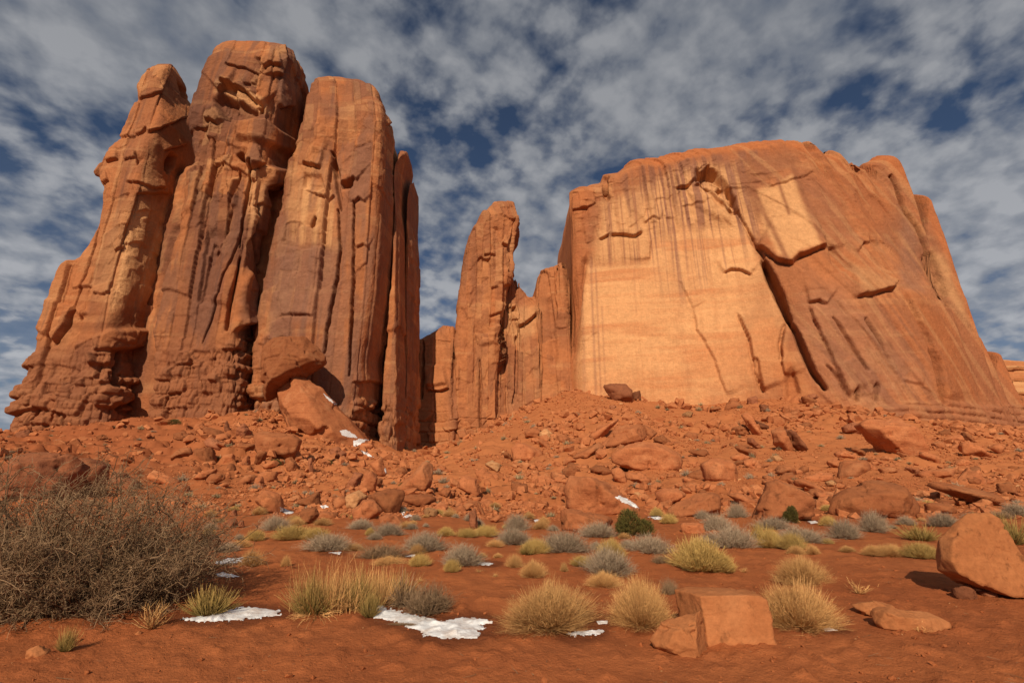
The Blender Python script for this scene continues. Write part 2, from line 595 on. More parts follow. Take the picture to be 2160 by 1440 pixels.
def bricks(X, Z, hr, wr, seed):
    """courses of blocky jointed rock: protrusion -1..1 and joint mask"""
    zz = Z + 0.5 * fbm(X * 0.08, Z * 0.02, seed, 2) * hr
    row = np.floor(zz / hr)
    fz = zz / hr - row
    wv = wr * (0.6 + 0.9 * _h(row, row * 0 + seed, 3.3))
    xx = X + _h(row, row * 0 + 9.0, seed) * 20 + 0.35 * wr * fbm(X * 0.05, Z * 0.25, seed + 2.0, 2)
    cl = np.floor(xx / wv)
    fx = xx / wv - cl
    r = _h(row, cl, seed + 0.7)
    e = np.minimum(np.minimum(fz, 1 - fz) * hr, np.minimum(fx, 1 - fx) * wv)
    tilt = (_h(row, cl, seed + 2.7) - 0.5) * (fx - 0.5) + (_h(row, cl, seed + 6.1) - 0.5) * (fz - 0.5)
    return (r - 0.5) * 2 + 1.2 * tilt, e


def apply_feats(feats, px, py, nrng):
    """depth changes (metres, outward positive) traced as cracks, lips, hollows and blocks"""
    D = np.zeros(px.shape)
    wob = 1.6 * fbm(px * 0.06, py * 0.06, nrng, 3)
    wob2 = 1.6 * fbm(px * 0.06, py * 0.06, nrng + 40, 3)
    for f in feats:
        kind, pts = f[0], f[1]
        xs = [p[0] for p in pts]; ys = [p[1] for p in pts]
        m = f[2] * 3 + 14 if kind != 'poly' else 30
        sel = (px > min(xs) - m) & (px < max(xs) + m) & (py > min(ys) - m) & (py < max(ys) + m)
        if not sel.any():
            continue
        x = px[sel] + wob[sel]; y = py[sel] + wob2[sel]
        if kind == 'crack':
            w, dep = f[2], f[3]
            d, s, t = seg_dist(x, y, pts)
            ww = w * (0.55 + 0.45 * np.sin(np.pi * np.clip(t, 0.02, 0.98)))
            D[sel] -= dep * np.exp(-(d / ww) ** 4)
        elif kind == 'groove':
            w, dep = f[2], f[3]
            d, s, t = seg_dist(x, y, pts)
            D[sel] -= dep * np.exp(-(d / w) ** 2) * sstep(0, 0.12, t) * sstep(1, 0.88, t)
        elif kind == 'step':
            Ls, h = f[2] * 2.6, f[3]
            d, s, t = seg_dist(x, y, pts)
            up = sstep(1.5, -1.5, np.sign(s) * d)
            D[sel] += up * h * np.clip(1 - d / Ls, 0, 1) ** 1.1 * sstep(0, 0.12, t) * sstep(1, 0.92, t)
            D[sel] -= np.where(s > 0, abs(h) * 0.8 * np.exp(-(d / 2.4) ** 2), 0) * sstep(0, 0.1, t) * sstep(1, 0.9, t) * (h > 0)
        elif kind == 'poly':
            dep, soft = f[2], f[3]
            sd = poly_sd(x, y, pts)
            D[sel] += dep * sstep(-soft * 0.3, soft, sd)
    return D


def poly_mask(px, py, pts, soft):
    m = np.zeros(px.shape)
    xs = [p[0] for p in pts]; ys = [p[1] for p in pts]
    sel = (px > min(xs) - 40) & (px < max(xs) + 40) & (py > min(ys) - 40) & (py < max(ys) + 40)
    if sel.any():
        x = px[sel] + 5 * fbm(px[sel] * 0.03, py[sel] * 0.03, 3.3, 4)
        y = py[sel] + 5 * fbm(px[sel] * 0.03, py[sel] * 0.03, 8.3, 4)
        m[sel] = sstep(-soft, soft, poly_sd(x, y, pts))
    return m


TONE = {}


def joints(U, Z, wr, hr, seed):
    """flat faces between upright joints, each turned a little differently"""
    u = U + 0.22 * wr * fbm(U * 0.5 / wr, Z * 0.35 / hr, seed, 3) + 0.9 * wr * (vnoise(U * 0.33 / wr, U * 0 + seed, 0.5) - 0.5)
    ci = np.floor(u / wr); fx = u / wr - ci
    hh = 0.6 + 0.9 * _h(ci, ci * 0, seed + 0.3)
    w = Z / hr * hh + 13 * _h(ci, ci * 0, seed + 1.3) + 0.10 * fbm(U * 0.9 / wr, Z * 0.9 / hr, seed + 9, 3) + 0.35 * (fx - 0.5) * (_h(ci, ci * 0, seed + 8.1) - 0.5)
    ri = np.floor(w); fz = w - ri
    yaw = _h(ci, np.floor(ri / 2), seed + 2.3) - 0.5
    val = (_h(ci, ri, seed + 4.1) - 0.5) * 0.9 + (_h(ci, ci * 0, seed + 5.7) - 0.5) * 0.9 + 2.0 * yaw * (fx - 0.5) + 0.7 * (_h(ci, ri, seed + 6.2) - 0.5) * (fz - 0.5)
    return val, np.minimum(fx, 1 - fx) * wr, _h(ci, ri, seed + 7.7), _h(ci + (fx > 0.5), ri * 0, seed + 3.9)


def rock_relief(P, px, py, seed, big=1.0, mid=0.8, small=0.3, fine=0.16, shear=0.0):
    X = P[..., 0] + P[..., 2] * shear
    Yv, Z = P[..., 1], P[..., 2]
    U = X + Yv * 0.7
    a, ea, ta, ca = joints(U, Z, 10.0, 55.0, seed)
    b, eb, tb, cb = joints(U + 3, Z, 5.2, 17.0, seed + 21)
    c, ec, tc_, cc = joints(U + 7, Z, 2.1, 5.0, seed + 42)
    f, _ = facets(U / 2.4 + 9 + 0.2 * fbm(U * 0.3, Z * 0.2, seed, 2), Z / 3.4, seed + 2, 0.9)
    brk = sstep(-0.1, 0.4, fbm(U * 0.05, Z * 0.035, seed + 11, 3))
    D = big * a + mid * (0.5 + 0.5 * brk) * b + small * (0.12 + 0.88 * brk) * (0.6 * c + 0.5 * f)
    D = D - 1.0 * (big + mid) * 0.5 * np.exp(-(ea / 0.18) ** 2) * (ca > 0.6) * sstep(-0.2, 0.2, fbm(U * 0.07, Z * 0.03, seed + 15, 2)) - 0.4 * mid * np.exp(-(eb / 0.16) ** 2) * (cb > 0.6) * sstep(-0.3, 0.3, fbm(U * 0.1, Z * 0.05, seed + 13, 2))
    D = D + fine * fbm(U * 0.8, Z * 0.6, seed + 8, 4)
    TONE['m'] = tb; TONE['s'] = tc_; TONE['b'] = brk
    return D


def rock_colour(P, px, py, seed, pal=(ORANGE, BROWN, DARK), shear=0.0, amt=1.0):
    U = P[..., 0] + P[..., 1] * 0.5 + P[..., 2] * shear
    Z = P[..., 2]
    n1 = fbm(U * 0.10, Z * 0.05, seed + 20, 4)
    n2 = fbm(U * 0.55, Z * 0.028, seed + 21, 4)
    n3 = fbm(U * 0.16, Z * 0.11, seed + 23, 5)
    n4 = fbm(U * 0.04, Z * 0.6, seed + 25, 4)
    col = np.broadcast_to(pal[0], P.shape).copy()
    col = lerp(col, sstep(-0.15, 0.6, n1 + 0.5 * n2) * 0.75 * amt, pal[1])
    col = lerp(col, sstep(0.25, 0.75, n2 * 0.8 + n3 * 0.5) * 0.6 * amt, pal[2])
    col = lerp(col, sstep(0.2, 0.8, n3 - 0.4 * n2) * 0.45 * amt, RED)
    col = lerp(col, sstep(0.25, 0.7, n4) * 0.22, PALE)
    if 'm' in TONE and TONE['m'].shape == col.shape[:-1]:
        m, q, b = TONE['m'], TONE['s'], TONE['b']
        col = lerp(col, sstep(0.62, 0.66, m) * (0.30 + 0.3 * b) * amt, pal[2] * 1.1)
        col = lerp(col, sstep(0.30, 0.26, m) * (0.06 + 0.16 * b) * amt, PALE * 0.8)
        col = lerp(col, sstep(0.66, 0.70, q) * (0.08 + 0.40 * b) * amt, pal[1] * 0.9)
        col = lerp(col, sstep(0.25, 0.21, q) * (0.03 + 0.22 * b) * amt, PALE * 0.8)
    return col


def blur(D, n=1, wrap=False):
    """take the stair-steps out of slanting edges"""
    for _ in range(n):
        if wrap:
            D = 0.25 * np.roll(D, 1, 1) + 0.5 * D + 0.25 * np.roll(D, -1, 1)
        else:
            E = np.pad(D, ((0, 0), (1, 1)), mode='edge')
            D = 0.25 * E[:, :-2] + 0.5 * D + 0.25 * E[:, 2:]
        E = np.pad(D, ((1, 1), (0, 0)), mode='edge')
        D = 0.25 * E[:-2] + 0.5 * D + 0.25 * E[2:]
    return D


def curtain(plan, TOP, lean, cols, rows, back, foot_py=900, bury=7, depth=70, roll=5.0, rollv=0.93, smooth=9):
    """a cliff front that follows a ground plan (photo x of its foot, distance) and whose skyline follows TOP"""
    pf = np.array([p[0] for p in plan], float); py_ = np.array([p[1] for p in plan], float)
    Q = unproj(pf, foot_py, py_)
    arc = np.concatenate([[0], np.cumsum(np.hypot(np.diff(Q[:, 0]), np.diff(Q[:, 1])))])
    s = np.linspace(0, arc[-1], cols)
    X = np.interp(s, arc, Q[:, 0]); Yf = np.interp(s, arc, Q[:, 1])
    if smooth:
        k = np.exp(-np.linspace(-2, 2, 2 * smooth + 1) ** 2); k /= k.sum()
        X = np.convolve(np.pad(X, smooth, mode='reflect', reflect_type='odd'), k, 'valid')
        Yf = np.convolve(np.pad(Yf, smooth, mode='reflect', reflect_type='odd'), k, 'valid')
    fpx = proj(np.stack([X, Yf, unproj(1080, foot_py, Yf)[:, 2]], -1))[0]
    zb = H0(X, Yf) - bury
    tx = np.array([p[0] for p in TOP], float); ty = np.array([p[1] for p in TOP], float)
    ln = np.interp(fpx, [p[0] for p in lean], [p[1] for p in lean])
    zt = unproj(fpx, np.interp(fpx, tx, ty), Yf + ln)[:, 2]
    v = 1 - (1 - np.linspace(0, 1, rows)) ** 1.25

    def surf(zt):
        h = np.maximum(zt - zb, 1.0)
        vv = v[:, None]
        off = ln * vv ** 1.6 + np.minimum(roll, h * 0.1) * np.clip((vv - rollv) / (1 - rollv), 0, 1) ** 2.0
        Pf = np.stack([np.broadcast_to(X, (rows, cols)), Yf + off, zb + h * vv], -1)
        t = (np.linspace(0, 1, back + 1)[1:])[:, None]
        yb = Yf + off[-1] + depth * t
        zbk = zt - 3.0 * t - np.clip((t - 0.8) / 0.2, 0, 1) * (h + 5)
        Pb = np.stack([np.broadcast_to(X, (back, cols)) + 0 * t, yb, zbk], -1)
        return np.concatenate([Pf, Pb], 0)
    for it in range(16):
        P = surf(zt)
        qx, qy = proj(P)
        env = np.full(2900, 2000.0)
        np.minimum.at(env, np.clip(qx + 300, 0, 2899).astype(int).ravel(), qy.ravel())
        cxp = np.clip(qx[rows - 1], -299, 2590)
        ev = np.minimum(env[(cxp + 300).astype(int)], qy[rows - 1])
        want = np.interp(cxp, tx, ty)
        zt = zt + (ev - want) * (Yf + 10) / F * 0.6
        zt = np.maximum(zt, zb + 1)
    P = surf(zt)
    qx, qy = proj(P)
    N = -grid_normals(P)
    if N[rows // 3, cols // 2, 1] > 0:
        N = -N
    N[..., 2] *= 0.5
    N /= np.linalg.norm(N, axis=-1, keepdims=True) + 1e-9
    return P, N, qx, qy, tx, ty


def pillar(name, parent, L, R, Y, depth, feats=(), colfn=None, rows=420, cols=260, e=0.5, lean=0.0, seed=1.0,
           relief=(1.0, 0.8, 0.3, 0.16), brick=None, ext=26, twist=0.0, mat=None):
    """a free-standing block of cliff: rings of rock stacked so that both outlines follow the traced ones"""
    L = sorted(L, key=lambda p: -p[1]); R = sorted(R, key=lambda p: -p[1])
    yb = max(L[0][1], R[0][1]) + ext
    yt = min(L[-1][1], R[-1][1])
    ly = np.array([p[1] for p in L][::-1]); lx = np.array([p[0] for p in L][::-1])
    ry = np.array([p[1] for p in R][::-1]); rx = np.array([p[0] for p in R][::-1])
    v = np.linspace(0, 1, rows)
    pyr = yb + (yt - yb) * (1 - (1 - v) ** 1.35)
    th = np.linspace(0, 2 * np.pi, 4000, endpoint=False) + np.pi / 2
    ct, st = np.cos(th), np.sin(th)
    a = np.sign(ct) * np.abs(ct) ** e
    b = np.sign(st) * np.abs(st) ** e
    # more points on the faces turned to the open ground
    seg = np.hypot(np.diff(a, append=a[0]), np.diff(b, append=b[0]) * depth / 30) * np.where(b > 0.55, 0.12, 1.0)
    cum = np.concatenate([[0], np.cumsum(seg)])[:-1]
    q = np.interp(np.linspace(0, cum[-1], cols, endpoint=False), cum, np.arange(4000))
    a = np.interp(q, np.arange(4000), a); b = np.interp(q, np.arange(4000), b)
    tl = np.interp(pyr, ly, lx); tr = np.interp(pyr, ry, rx)
    base = unproj((tl + tr) / 2, pyr, Y)
    z = base[:, 2]
    xl = unproj(tl, pyr, Y)[:, 0]; xr = unproj(tr, pyr, Y)[:, 0]
    hwm = np.max(xr - xl) / 2
    sc = np.clip((xr - xl) / 2 / hwm * 1.5, 0.02, 1) ** 0.6
    yc = Y + lean * v
    tw = twist * b[None, :] * 0 + twist * a[None, :]
    for it in range(14):
        hw = np.maximum((xr - xl) / 2, 0.02); xm = (xl + xr) / 2
        P = np.stack([xm[:, None] + hw[:, None] * a, yc[:, None] + (depth / 2 * sc)[:, None] * b + tw * hw[:, None],
                      np.broadcast_to(z[:, None], (rows, cols))], -1)
        qx, qy = proj(P)
        i0 = qx.argmin(1); i1 = qx.argmax(1); rr = np.arange(rows)
        wl = np.interp(qy[rr, i0], ly, lx); wr = np.interp(qy[rr, i1], ry, rx)
        xl = xl + (wl - qx[rr, i0]) * Y / F * 0.7
        xr = xr + (wr - qx[rr, i1]) * Y / F * 0.7
        top = qy.min(1)
        z = z + (top - pyr) * (yc - depth / 2 * sc) / F * 0.75
        z = np.maximum.accumulate(z + np.arange(rows) * 1e-4)
        bad = xl > xr
        mid = (xl + xr) / 2
        xl = np.where(bad, mid - 0.02, xl); xr = np.where(bad, mid + 0.02, xr)
    qx, qy = proj(P)
    N = grid_normals(P, True)
    N[..., 2] *= 0.35
    N /= np.linalg.norm(N, axis=-1, keepdims=True) + 1e-9
    D = rock_relief(P, qx, qy, seed, *relief)
    if brick:
        line, amp, hr, wr_ = brick
        bl = np.interp(qx, [p[0] for p in line], [p[1] for p in line]) + 14 * fbm(qx * 0.03, qy * 0.02, seed + 3, 3)
        bm = sstep(-8, 22, qy - bl) * (0.35 + 0.65 * sstep(-0.4, 0.25, fbm(P[..., 0] * 0.09, P[..., 2] * 0.12, seed + 60, 3)))
        gapm = sstep(-0.3, 0.5, fbm(P[..., 0] * 0.15, P[..., 2] * 0.25, seed + 61, 3))
        bb, ee = bricks(P[..., 0] + P[..., 1] * 0.6, P[..., 2], hr, wr_, seed)
        b2, e2 = bricks(P[..., 0] + P[..., 1] * 0.6 + 40, P[..., 2], hr * 0.5, wr_ * 0.45, seed + 5)
        D = D * (1 - bm * 0.5) + bm * amp * (0.8 * bb + 0.4 * b2 - (0.3 + 1.0 * gapm) * np.exp(-(ee / 0.15) ** 2) - 0.45 * np.exp(-(e2 / 0.10) ** 2)) + bm * amp * 0.35
    D *= np.clip(sc * 1.1, 0.1, 1)[:, None]
    lim = (0.28 * (xr - xl) + 0.05)[:, None]
    D = lim * np.tanh(D / lim)
    D += apply_feats(feats, qx, qy, seed)
    D = blur(D, 1, True)
    col = colfn(P, qx, qy, seed) if colfn else rock_colour(P, qx, qy, seed)
    V = P + N * D[..., None]
    Fc = grid_faces(rows, cols, True)
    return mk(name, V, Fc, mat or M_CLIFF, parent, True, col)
# ---- the tall butte on the left -------------------------------------------------
butte = empty('sandstone_butte', tuple(hit(450, 880)))
tag(butte, 'tall red butte of split pillars on the left, with brown blocky foot', 'butte')
BX = Vector(butte.location)


def pl(*a, **k):
    o = pillar(*a, **k)
    # keep world coordinates in the mesh, cancel the parent's offset
    o.location = -Vector(o.parent.location)
    return o


def col_A(P, px, py, s):
    c = rock_colour(P, px, py, s)
    U = P[..., 0] + P[..., 1] * 0.5
    st = sstep(-0.3, 0.5, fbm(U * 0.7, P[..., 2] * 0.02, 77.0, 4))
    m = poly_mask(px, py, [(255, 430), (352, 432), (350, 520), (318, 620), (230, 660), (200, 600), (215, 500)], 26)
    c = lerp(c, m * (0.35 + 0.6 * st), PALE)
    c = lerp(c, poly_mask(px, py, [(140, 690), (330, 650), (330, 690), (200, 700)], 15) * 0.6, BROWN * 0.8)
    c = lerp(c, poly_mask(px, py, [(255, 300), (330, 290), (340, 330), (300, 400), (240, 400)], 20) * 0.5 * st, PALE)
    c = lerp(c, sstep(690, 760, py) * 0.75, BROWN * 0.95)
    return c


def col_B(P, px, py, s):
    c = rock_colour(P, px, py, s, (ORANGE * 0.9, BROWN * 0.95, DARK * 0.95), 0, 1.35)
    c = lerp(c, poly_mask(px, py, [(455, 200), (470, 182), (530, 195), (580, 240), (560, 246), (520, 216)], 6) * 0.8, PALE)
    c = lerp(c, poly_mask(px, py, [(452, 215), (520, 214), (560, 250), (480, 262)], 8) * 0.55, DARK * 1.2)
    U = P[..., 0] + P[..., 1] * 0.5
    c = lerp(c, sstep(0.05, 0.4, fbm(U * 0.35, P[..., 2] * 0.05, 91.0, 5)) * 0.6, np.array((0.17, 0.082, 0.058)))
    c = lerp(c, poly_mask(px, py, [(560, 170), (640, 170), (640, 250), (580, 230)], 15) * 0.3, GREYB)
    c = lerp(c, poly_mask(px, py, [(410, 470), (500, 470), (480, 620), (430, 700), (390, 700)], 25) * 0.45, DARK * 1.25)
    c = lerp(c, poly_mask(px, py, [(520, 360), (560, 355), (545, 470), (520, 480)], 8) * 0.6, PALE)
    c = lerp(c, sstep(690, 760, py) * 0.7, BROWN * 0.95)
    return c


def col_C(P, px, py, s):
    c = rock_colour(P, px, py, s, (ORANGE * 0.95, BROWN * 1.05, DARK * 1.15), 0, 0.95)
    U = P[..., 0] + P[..., 1] * 0.5
    st = sstep(-0.3, 0.5, fbm(U * 0.9, P[..., 2] * 0.02, 57.0, 4))
    c = lerp(c, poly_mask(px, py, [(615, 360), (700, 400), (712, 520), (600, 510)], 14) * (0.3 + 0.6 * st), PALE * 0.92)
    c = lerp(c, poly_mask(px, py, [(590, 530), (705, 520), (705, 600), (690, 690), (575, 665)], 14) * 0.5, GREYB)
    c = lerp(c, sstep(0.1, 0.45, fbm(U * 0.25, P[..., 2] * 0.04, 93.0, 5)) * 0.5, np.array((0.22, 0.11, 0.076)))
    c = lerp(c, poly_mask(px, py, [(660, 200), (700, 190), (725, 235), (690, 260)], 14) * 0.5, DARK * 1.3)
    return c


FEATS_L = [
    # left tower
    ('step', [(285, 285), (300, 281), (312, 271)], 12, 0.7), ('step', [(312, 284), (335, 275), (352, 262)], 12, 1.0),
    ('step', [(352, 264), (378, 250), (402, 246)], 12, 0.9), ('step', [(252, 291), (286, 288)], 10, 0.7), ('step', [(220, 338), (250, 334)], 18, 0.9), ('step', [(262, 338), (288, 331)], 10, 0.6),
    ('step', [(340, 318), (365, 311), (388, 303)], 12, 0.8), ('step', [(263, 383), (290, 388), (310, 396), (345, 396)], 14, 0.8), ('step', [(284, 410), (302, 408), (352, 408)], 12, 0.7), ('step', [(212, 386), (228, 379)], 14, 0.8),
    ('poly', [(344, 338), (356, 321), (369, 330), (362, 350), (350, 367), (343, 357)], -3.5, 5), ('poly', [(283, 312), (292, 330), (303, 338), (290, 350), (284, 330)], -1.2, 5),
    ('step', [(290, 210), (320, 205), (345, 195)], 16, 0.7), ('poly', [(372, 168), (392, 190), (398, 215), (380, 205)], -2.0, 4),
    ('poly', [(358, 438), (400, 432), (408, 470), (392, 540), (365, 610), (330, 650), (306, 642), (340, 575), (352, 500)], -5.5, 4),
    ('poly', [(362, 440), (396, 436), (390, 462), (368, 456)], 2.5, 5), ('poly', [(352, 520), (380, 500), (384, 540), (350, 590)], 1.6, 6),
    ('step', [(116, 724), (140, 690), (157, 646)], 34, 1.3), ('poly', [(157, 645), (188, 660), (170, 672)], 0.9, 5), ('crack', [(116, 724), (140, 690), (155, 655)], 3, 1.5),
    ('step', [(240, 528), (262, 520)], 14, 0.7), ('step', [(195, 620), (235, 616)], 14, 0.6), ('step', [(150, 608), (195, 604)], 14, 0.5), ('crack', [(205, 480), (190, 540), (165, 620), (140, 690)], 2.5, 0.9),
    # broken cave of blocks in its foot
    ('poly', [(196, 742), (250, 735), (322, 730), (345, 760), (330, 810), (318, 868), (270, 878), (238, 862), (246, 815), (205, 800)], -1.5, 8),
    ('poly', [(196, 712), (230, 694), (312, 690), (318, 712), (296, 740), (200, 740)], 1.44, 7), ('poly', [(186, 742), (236, 740), (234, 768), (188, 772)], 1.92, 5),
    ('poly', [(210, 778), (240, 776), (242, 806), (208, 808)], 1.32, 5), ('poly', [(250, 792), (294, 794), (292, 812), (252, 810)], 1.80, 4), ('poly', [(298, 795), (322, 798), (320, 812), (298, 812)], 1.56, 4),
    ('poly', [(200, 815), (262, 812), (288, 832), (286, 846), (240, 862), (200, 858)], 2.04, 5), ('poly', [(262, 854), (292, 852), (290, 866), (260, 868)], 1.44, 4), ('poly', [(300, 740), (340, 730), (338, 756), (304, 764)], 1.20, 5),
    ('poly', [(298, 768), (334, 764), (322, 788), (296, 786)], 1.56, 4), ('crack', [(262, 742), (256, 772), (246, 790)], 5, 2.5), ('crack', [(300, 700), (310, 720), (296, 745)], 4, 2.0),
    ('crack', [(330, 690), (342, 725), (352, 745), (340, 770)], 7, 3.0), ('crack', [(312, 820), (318, 850), (308, 875)], 5, 3.0), ('poly', [(305, 640), (330, 650), (326, 690), (300, 682)], 0.96, 6),
    # middle tower
    ('poly', [(452, 212), (468, 200), (500, 210), (545, 232), (548, 246), (500, 258), (470, 250)], -2.6, 8), ('step', [(466, 200), (478, 190), (500, 192)], 24, 1.4), ('step', [(470, 184), (520, 196), (556, 228)], 22, 1.8),
    ('poly', [(545, 230), (556, 228), (558, 240), (548, 244)], -2.0, 3), ('step', [(560, 152), (572, 143), (592, 143)], 20, 1.0), ('step', [(478, 145), (520, 150), (560, 162)], 16, 0.8),
    ('step', [(588, 230), (602, 223), (613, 226)], 20, 1.4), ('step', [(520, 188), (530, 182), (545, 185)], 12, 0.7), ('poly', [(496, 328), (510, 321), (523, 331), (522, 346), (510, 342)], -2.8, 5), ('step', [(524, 357), (540, 354), (556, 349)], 20, 1.6),
    ('step', [(436, 258), (450, 260), (464, 268)], 16, 1.4), ('poly', [(500, 300), (508, 262), (560, 255), (612, 290), (612, 330), (560, 310)], 1.8, 10), ('poly', [(620, 255), (634, 262), (628, 280), (618, 276)], -1.6, 4),
    ('crack', [(505, 365), (486, 420), (470, 500)], 4.3, 1.6), ('crack', [(532, 345), (520, 400), (513, 445), (505, 520)], 3.6, 1.7), ('crack', [(504, 505), (490, 548), (470, 580), (455, 632), (440, 680), (421, 720)], 2.3, 1.3),
    ('crack', [(508, 545), (497, 600), (482, 645), (474, 692)], 5.0, 2.0), ('poly', [(488, 700), (502, 600), (520, 560), (545, 600), (548, 690)], 1.6, 10),
    ('poly', [(560, 402), (606, 406), (604, 440), (580, 520), (566, 600), (552, 560), (558, 500), (568, 450)], -5.0, 5), ('poly', [(547, 350), (612, 355), (607, 400), (558, 394)], 2.2, 7),
    ('crack', [(548, 430), (538, 500), (548, 560), (556, 620), (556, 690)], 3.6, 1.8), ('crack', [(455, 300), (450, 360), (430, 430), (420, 500)], 2.9, 1.0), ('step', [(430, 470), (424, 560), (410, 640)], 26, -1.2), ('step', [(503, 688), (530, 684), (556, 688)], 18, 1.6),
    ('step', [(470, 480), (462, 560), (440, 640)], 30, 1.2), ('poly', [(522, 430), (545, 440), (536, 490), (518, 520), (510, 480)], 1.5, 6), ('poly', [(478, 380), (500, 372), (498, 430), (476, 450)], 1.3, 6),
    # right towers
    ('crack', [(711, 440), (716, 520), (709, 588), (700, 640), (690, 690), (683, 745)], 3.0, 2.2), ('crack', [(700, 330), (712, 400), (718, 440)], 4, 2.0), ('poly', [(655, 480), (664, 456), (669, 460), (662, 484)], -1.8, 3),
    ('step', [(637, 345), (660, 352), (678, 357)], 26, 1.3), ('step', [(575, 652), (590, 651)], 14, 0.7), ('step', [(590, 664), (630, 664), (665, 670)], 20, 0.7), ('step', [(590, 515), (620, 522), (640, 528), (690, 522)], 20, -0.6), ('step', [(640, 400), (690, 420), (705, 408)], 16, 0.9),
    ('poly', [(640, 365), (680, 370), (690, 400), (665, 410), (642, 400)], -0.9, 6), ('poly', [(656, 258), (690, 268), (700, 330), (655, 330)], 0.9, 14), ('crack', [(700, 318), (706, 345), (716, 380)], 4, 2.2),
    ('poly', [(718, 386), (732, 376), (744, 374), (742, 390), (722, 396)], -1.8, 4), ('step', [(716, 386), (745, 374), (752, 380)], 22, 1.0), ('crack', [(745, 425), (746, 520), (743, 600), (740, 690), (736, 790)], 2.6, 2.2), ('step', [(745, 430), (757, 418), (770, 428)], 14, 1.0),
    ('step', [(752, 522), (765, 514), (776, 522)], 14, 0.7), ('poly', [(812, 690), (832, 676), (826, 720), (806, 730)], 1.1, 6), ('step', [(740, 806), (790, 805), (806, 812)], 16, 0.9), ('poly', [(742, 845), (775, 838), (772, 868), (744, 868)], 0.8, 5),
    ('step', [(704, 335), (712, 316), (735, 300), (770, 272), (800, 250)], 18, -1.0), ('crack', [(760, 880), (768, 910), (764, 940)], 3, 1.2), ('step', [(815, 262), (832, 260)], 10, 0.8), ('crack', [(860, 400), (858, 520), (856, 680), (850, 800)], 4, 3.0), ('crack', [(872, 400), (866, 520), (870, 640), (868, 800)], 3, 2.0),
    ('step', [(858, 480), (882, 476)], 12, 0.8), ('step', [(860, 572), (884, 568)], 12, 0.8),
]


def feats_in(a, b, m=0):
    return [f for f in FEATS_L if a <= min(p[0] for p in f[1]) and max(p[0] for p in f[1]) <= b and np.mean([p[0] for p in f[1]]) > m]


BR_L = [(0, 765), (100, 740), (200, 710), (330, 670), (430, 735), (480, 715), (560, 690), (570, 835), (760, 850), (840, 835), (890, 850)]
pl('pillar', butte,
   [(10, 922), (40, 830), (72, 742), (98, 660), (112, 600), (130, 562), (163, 540), (188, 505), (208, 470), (213, 430), (212, 392), (203, 376),
    (196, 362), (214, 330), (258, 290), (264, 262), (274, 238), (290, 210), (286, 182), (300, 160), (322, 143), (340, 137), (352, 136)],
   [(362, 900), (364, 760), (376, 690), (392, 620), (405, 540), (414, 470), (424, 400), (430, 345), (420, 300), (408, 248), (398, 212), (390, 180), (372, 148), (358, 137), (353, 136)],
   114, 24, seed=1.3, e=0.36, rows=520, cols=400, relief=(1.0, 0.9, 0.55, 0.12), brick=(BR_L, 1.2, 3.4, 4.0), colfn=col_A, feats=feats_in(0, 432))
pl('pillar', butte,
   [(318, 905), (322, 800), (326, 720), (338, 640), (364, 560), (386, 480), (402, 400), (413, 340), (413, 290), (412, 248), (421, 205), (434, 165), (446, 135),
    (462, 106), (476, 93), (490, 88), (494, 87)],
   [(572, 900), (574, 800), (574, 700), (582, 620), (594, 540), (608, 460), (618, 400), (626, 330), (636, 290), (647, 258), (652, 215), (651, 185), (641, 162), (626, 146),
    (604, 128), (578, 114), (552, 104), (528, 97), (508, 90), (500, 87)],
   112, 19, seed=4.6, e=0.28, rows=520, cols=360, relief=(1.6, 1.6, 0.9, 0.13), brick=(BR_L, 1.2, 3.2, 3.6), colfn=col_B, feats=feats_in(405, 628))
pl('pillar', butte,
   [(530, 920), (534, 800), (540, 690), (554, 600), (576, 500), (594, 430), (612, 360), (626, 300), (638, 250), (646, 200), (654, 178), (668, 168), (688, 163), (696, 162)],
   [(800, 950), (812, 850), (826, 740), (836, 670), (842, 560), (844, 440), (842, 340), (834, 300), (823, 285), (820, 262), (812, 250), (800, 246), (790, 232), (775, 218), (752, 205), (738, 190), (722, 173), (708, 165), (700, 162)],
   119, 25, seed=9.1, e=0.24, rows=500, cols=420, relief=(1.0, 0.7, 0.4, 0.10), brick=(BR_L, 1.1, 3.2, 4.0), colfn=col_C, feats=feats_in(575, 900, 600))
pl('pillar', butte,
   [(800, 955), (806, 800), (825, 600), (832, 430), (834, 350), (840, 326), (846, 320)],
   [(872, 960), (872, 800), (868, 680), (866, 560), (860, 460), (866, 400), (871, 372), (868, 350), (862, 330), (854, 320)],
   128, 22, seed=15.2, e=0.3, rows=340, cols=150, relief=(0.9, 0.9, 0.5, 0.14), colfn=col_C, brick=(BR_L, 1.2, 3.5, 3.2))
pl('pillar', butte,
   [(845, 960), (850, 800), (852, 600), (856, 470), (862, 420), (868, 392), (872, 386)],
   [(884, 955), (886, 800), (884, 700), (887, 560), (880, 490), (879, 440), (883, 410), (883, 390), (878, 385)],
   136, 18, seed=17.9, e=0.3, rows=340, cols=140, relief=(0.9, 1.0, 0.6, 0.14), colfn=col_C, brick=(BR_L, 1.2, 3.5, 3.2))
pl('core', butte,
   [(70, 930), (150, 660), (240, 500), (330, 400), (420, 335), (500, 305)], [(720, 955), (720, 600), (710, 460), (690, 390), (640, 330), (540, 303)],
   117.5, 14, seed=19.1, e=0.25, rows=200, cols=160, relief=(0.8, 1.2, 0.6, 0.2))

# ---- the slim spire and the low wall at its feet --------------------------------
spire = empty('sandstone_spire', tuple(hit(1000, 925)))
tag(spire, 'slim leaning red spire standing alone between the two big rock masses', 'spire')


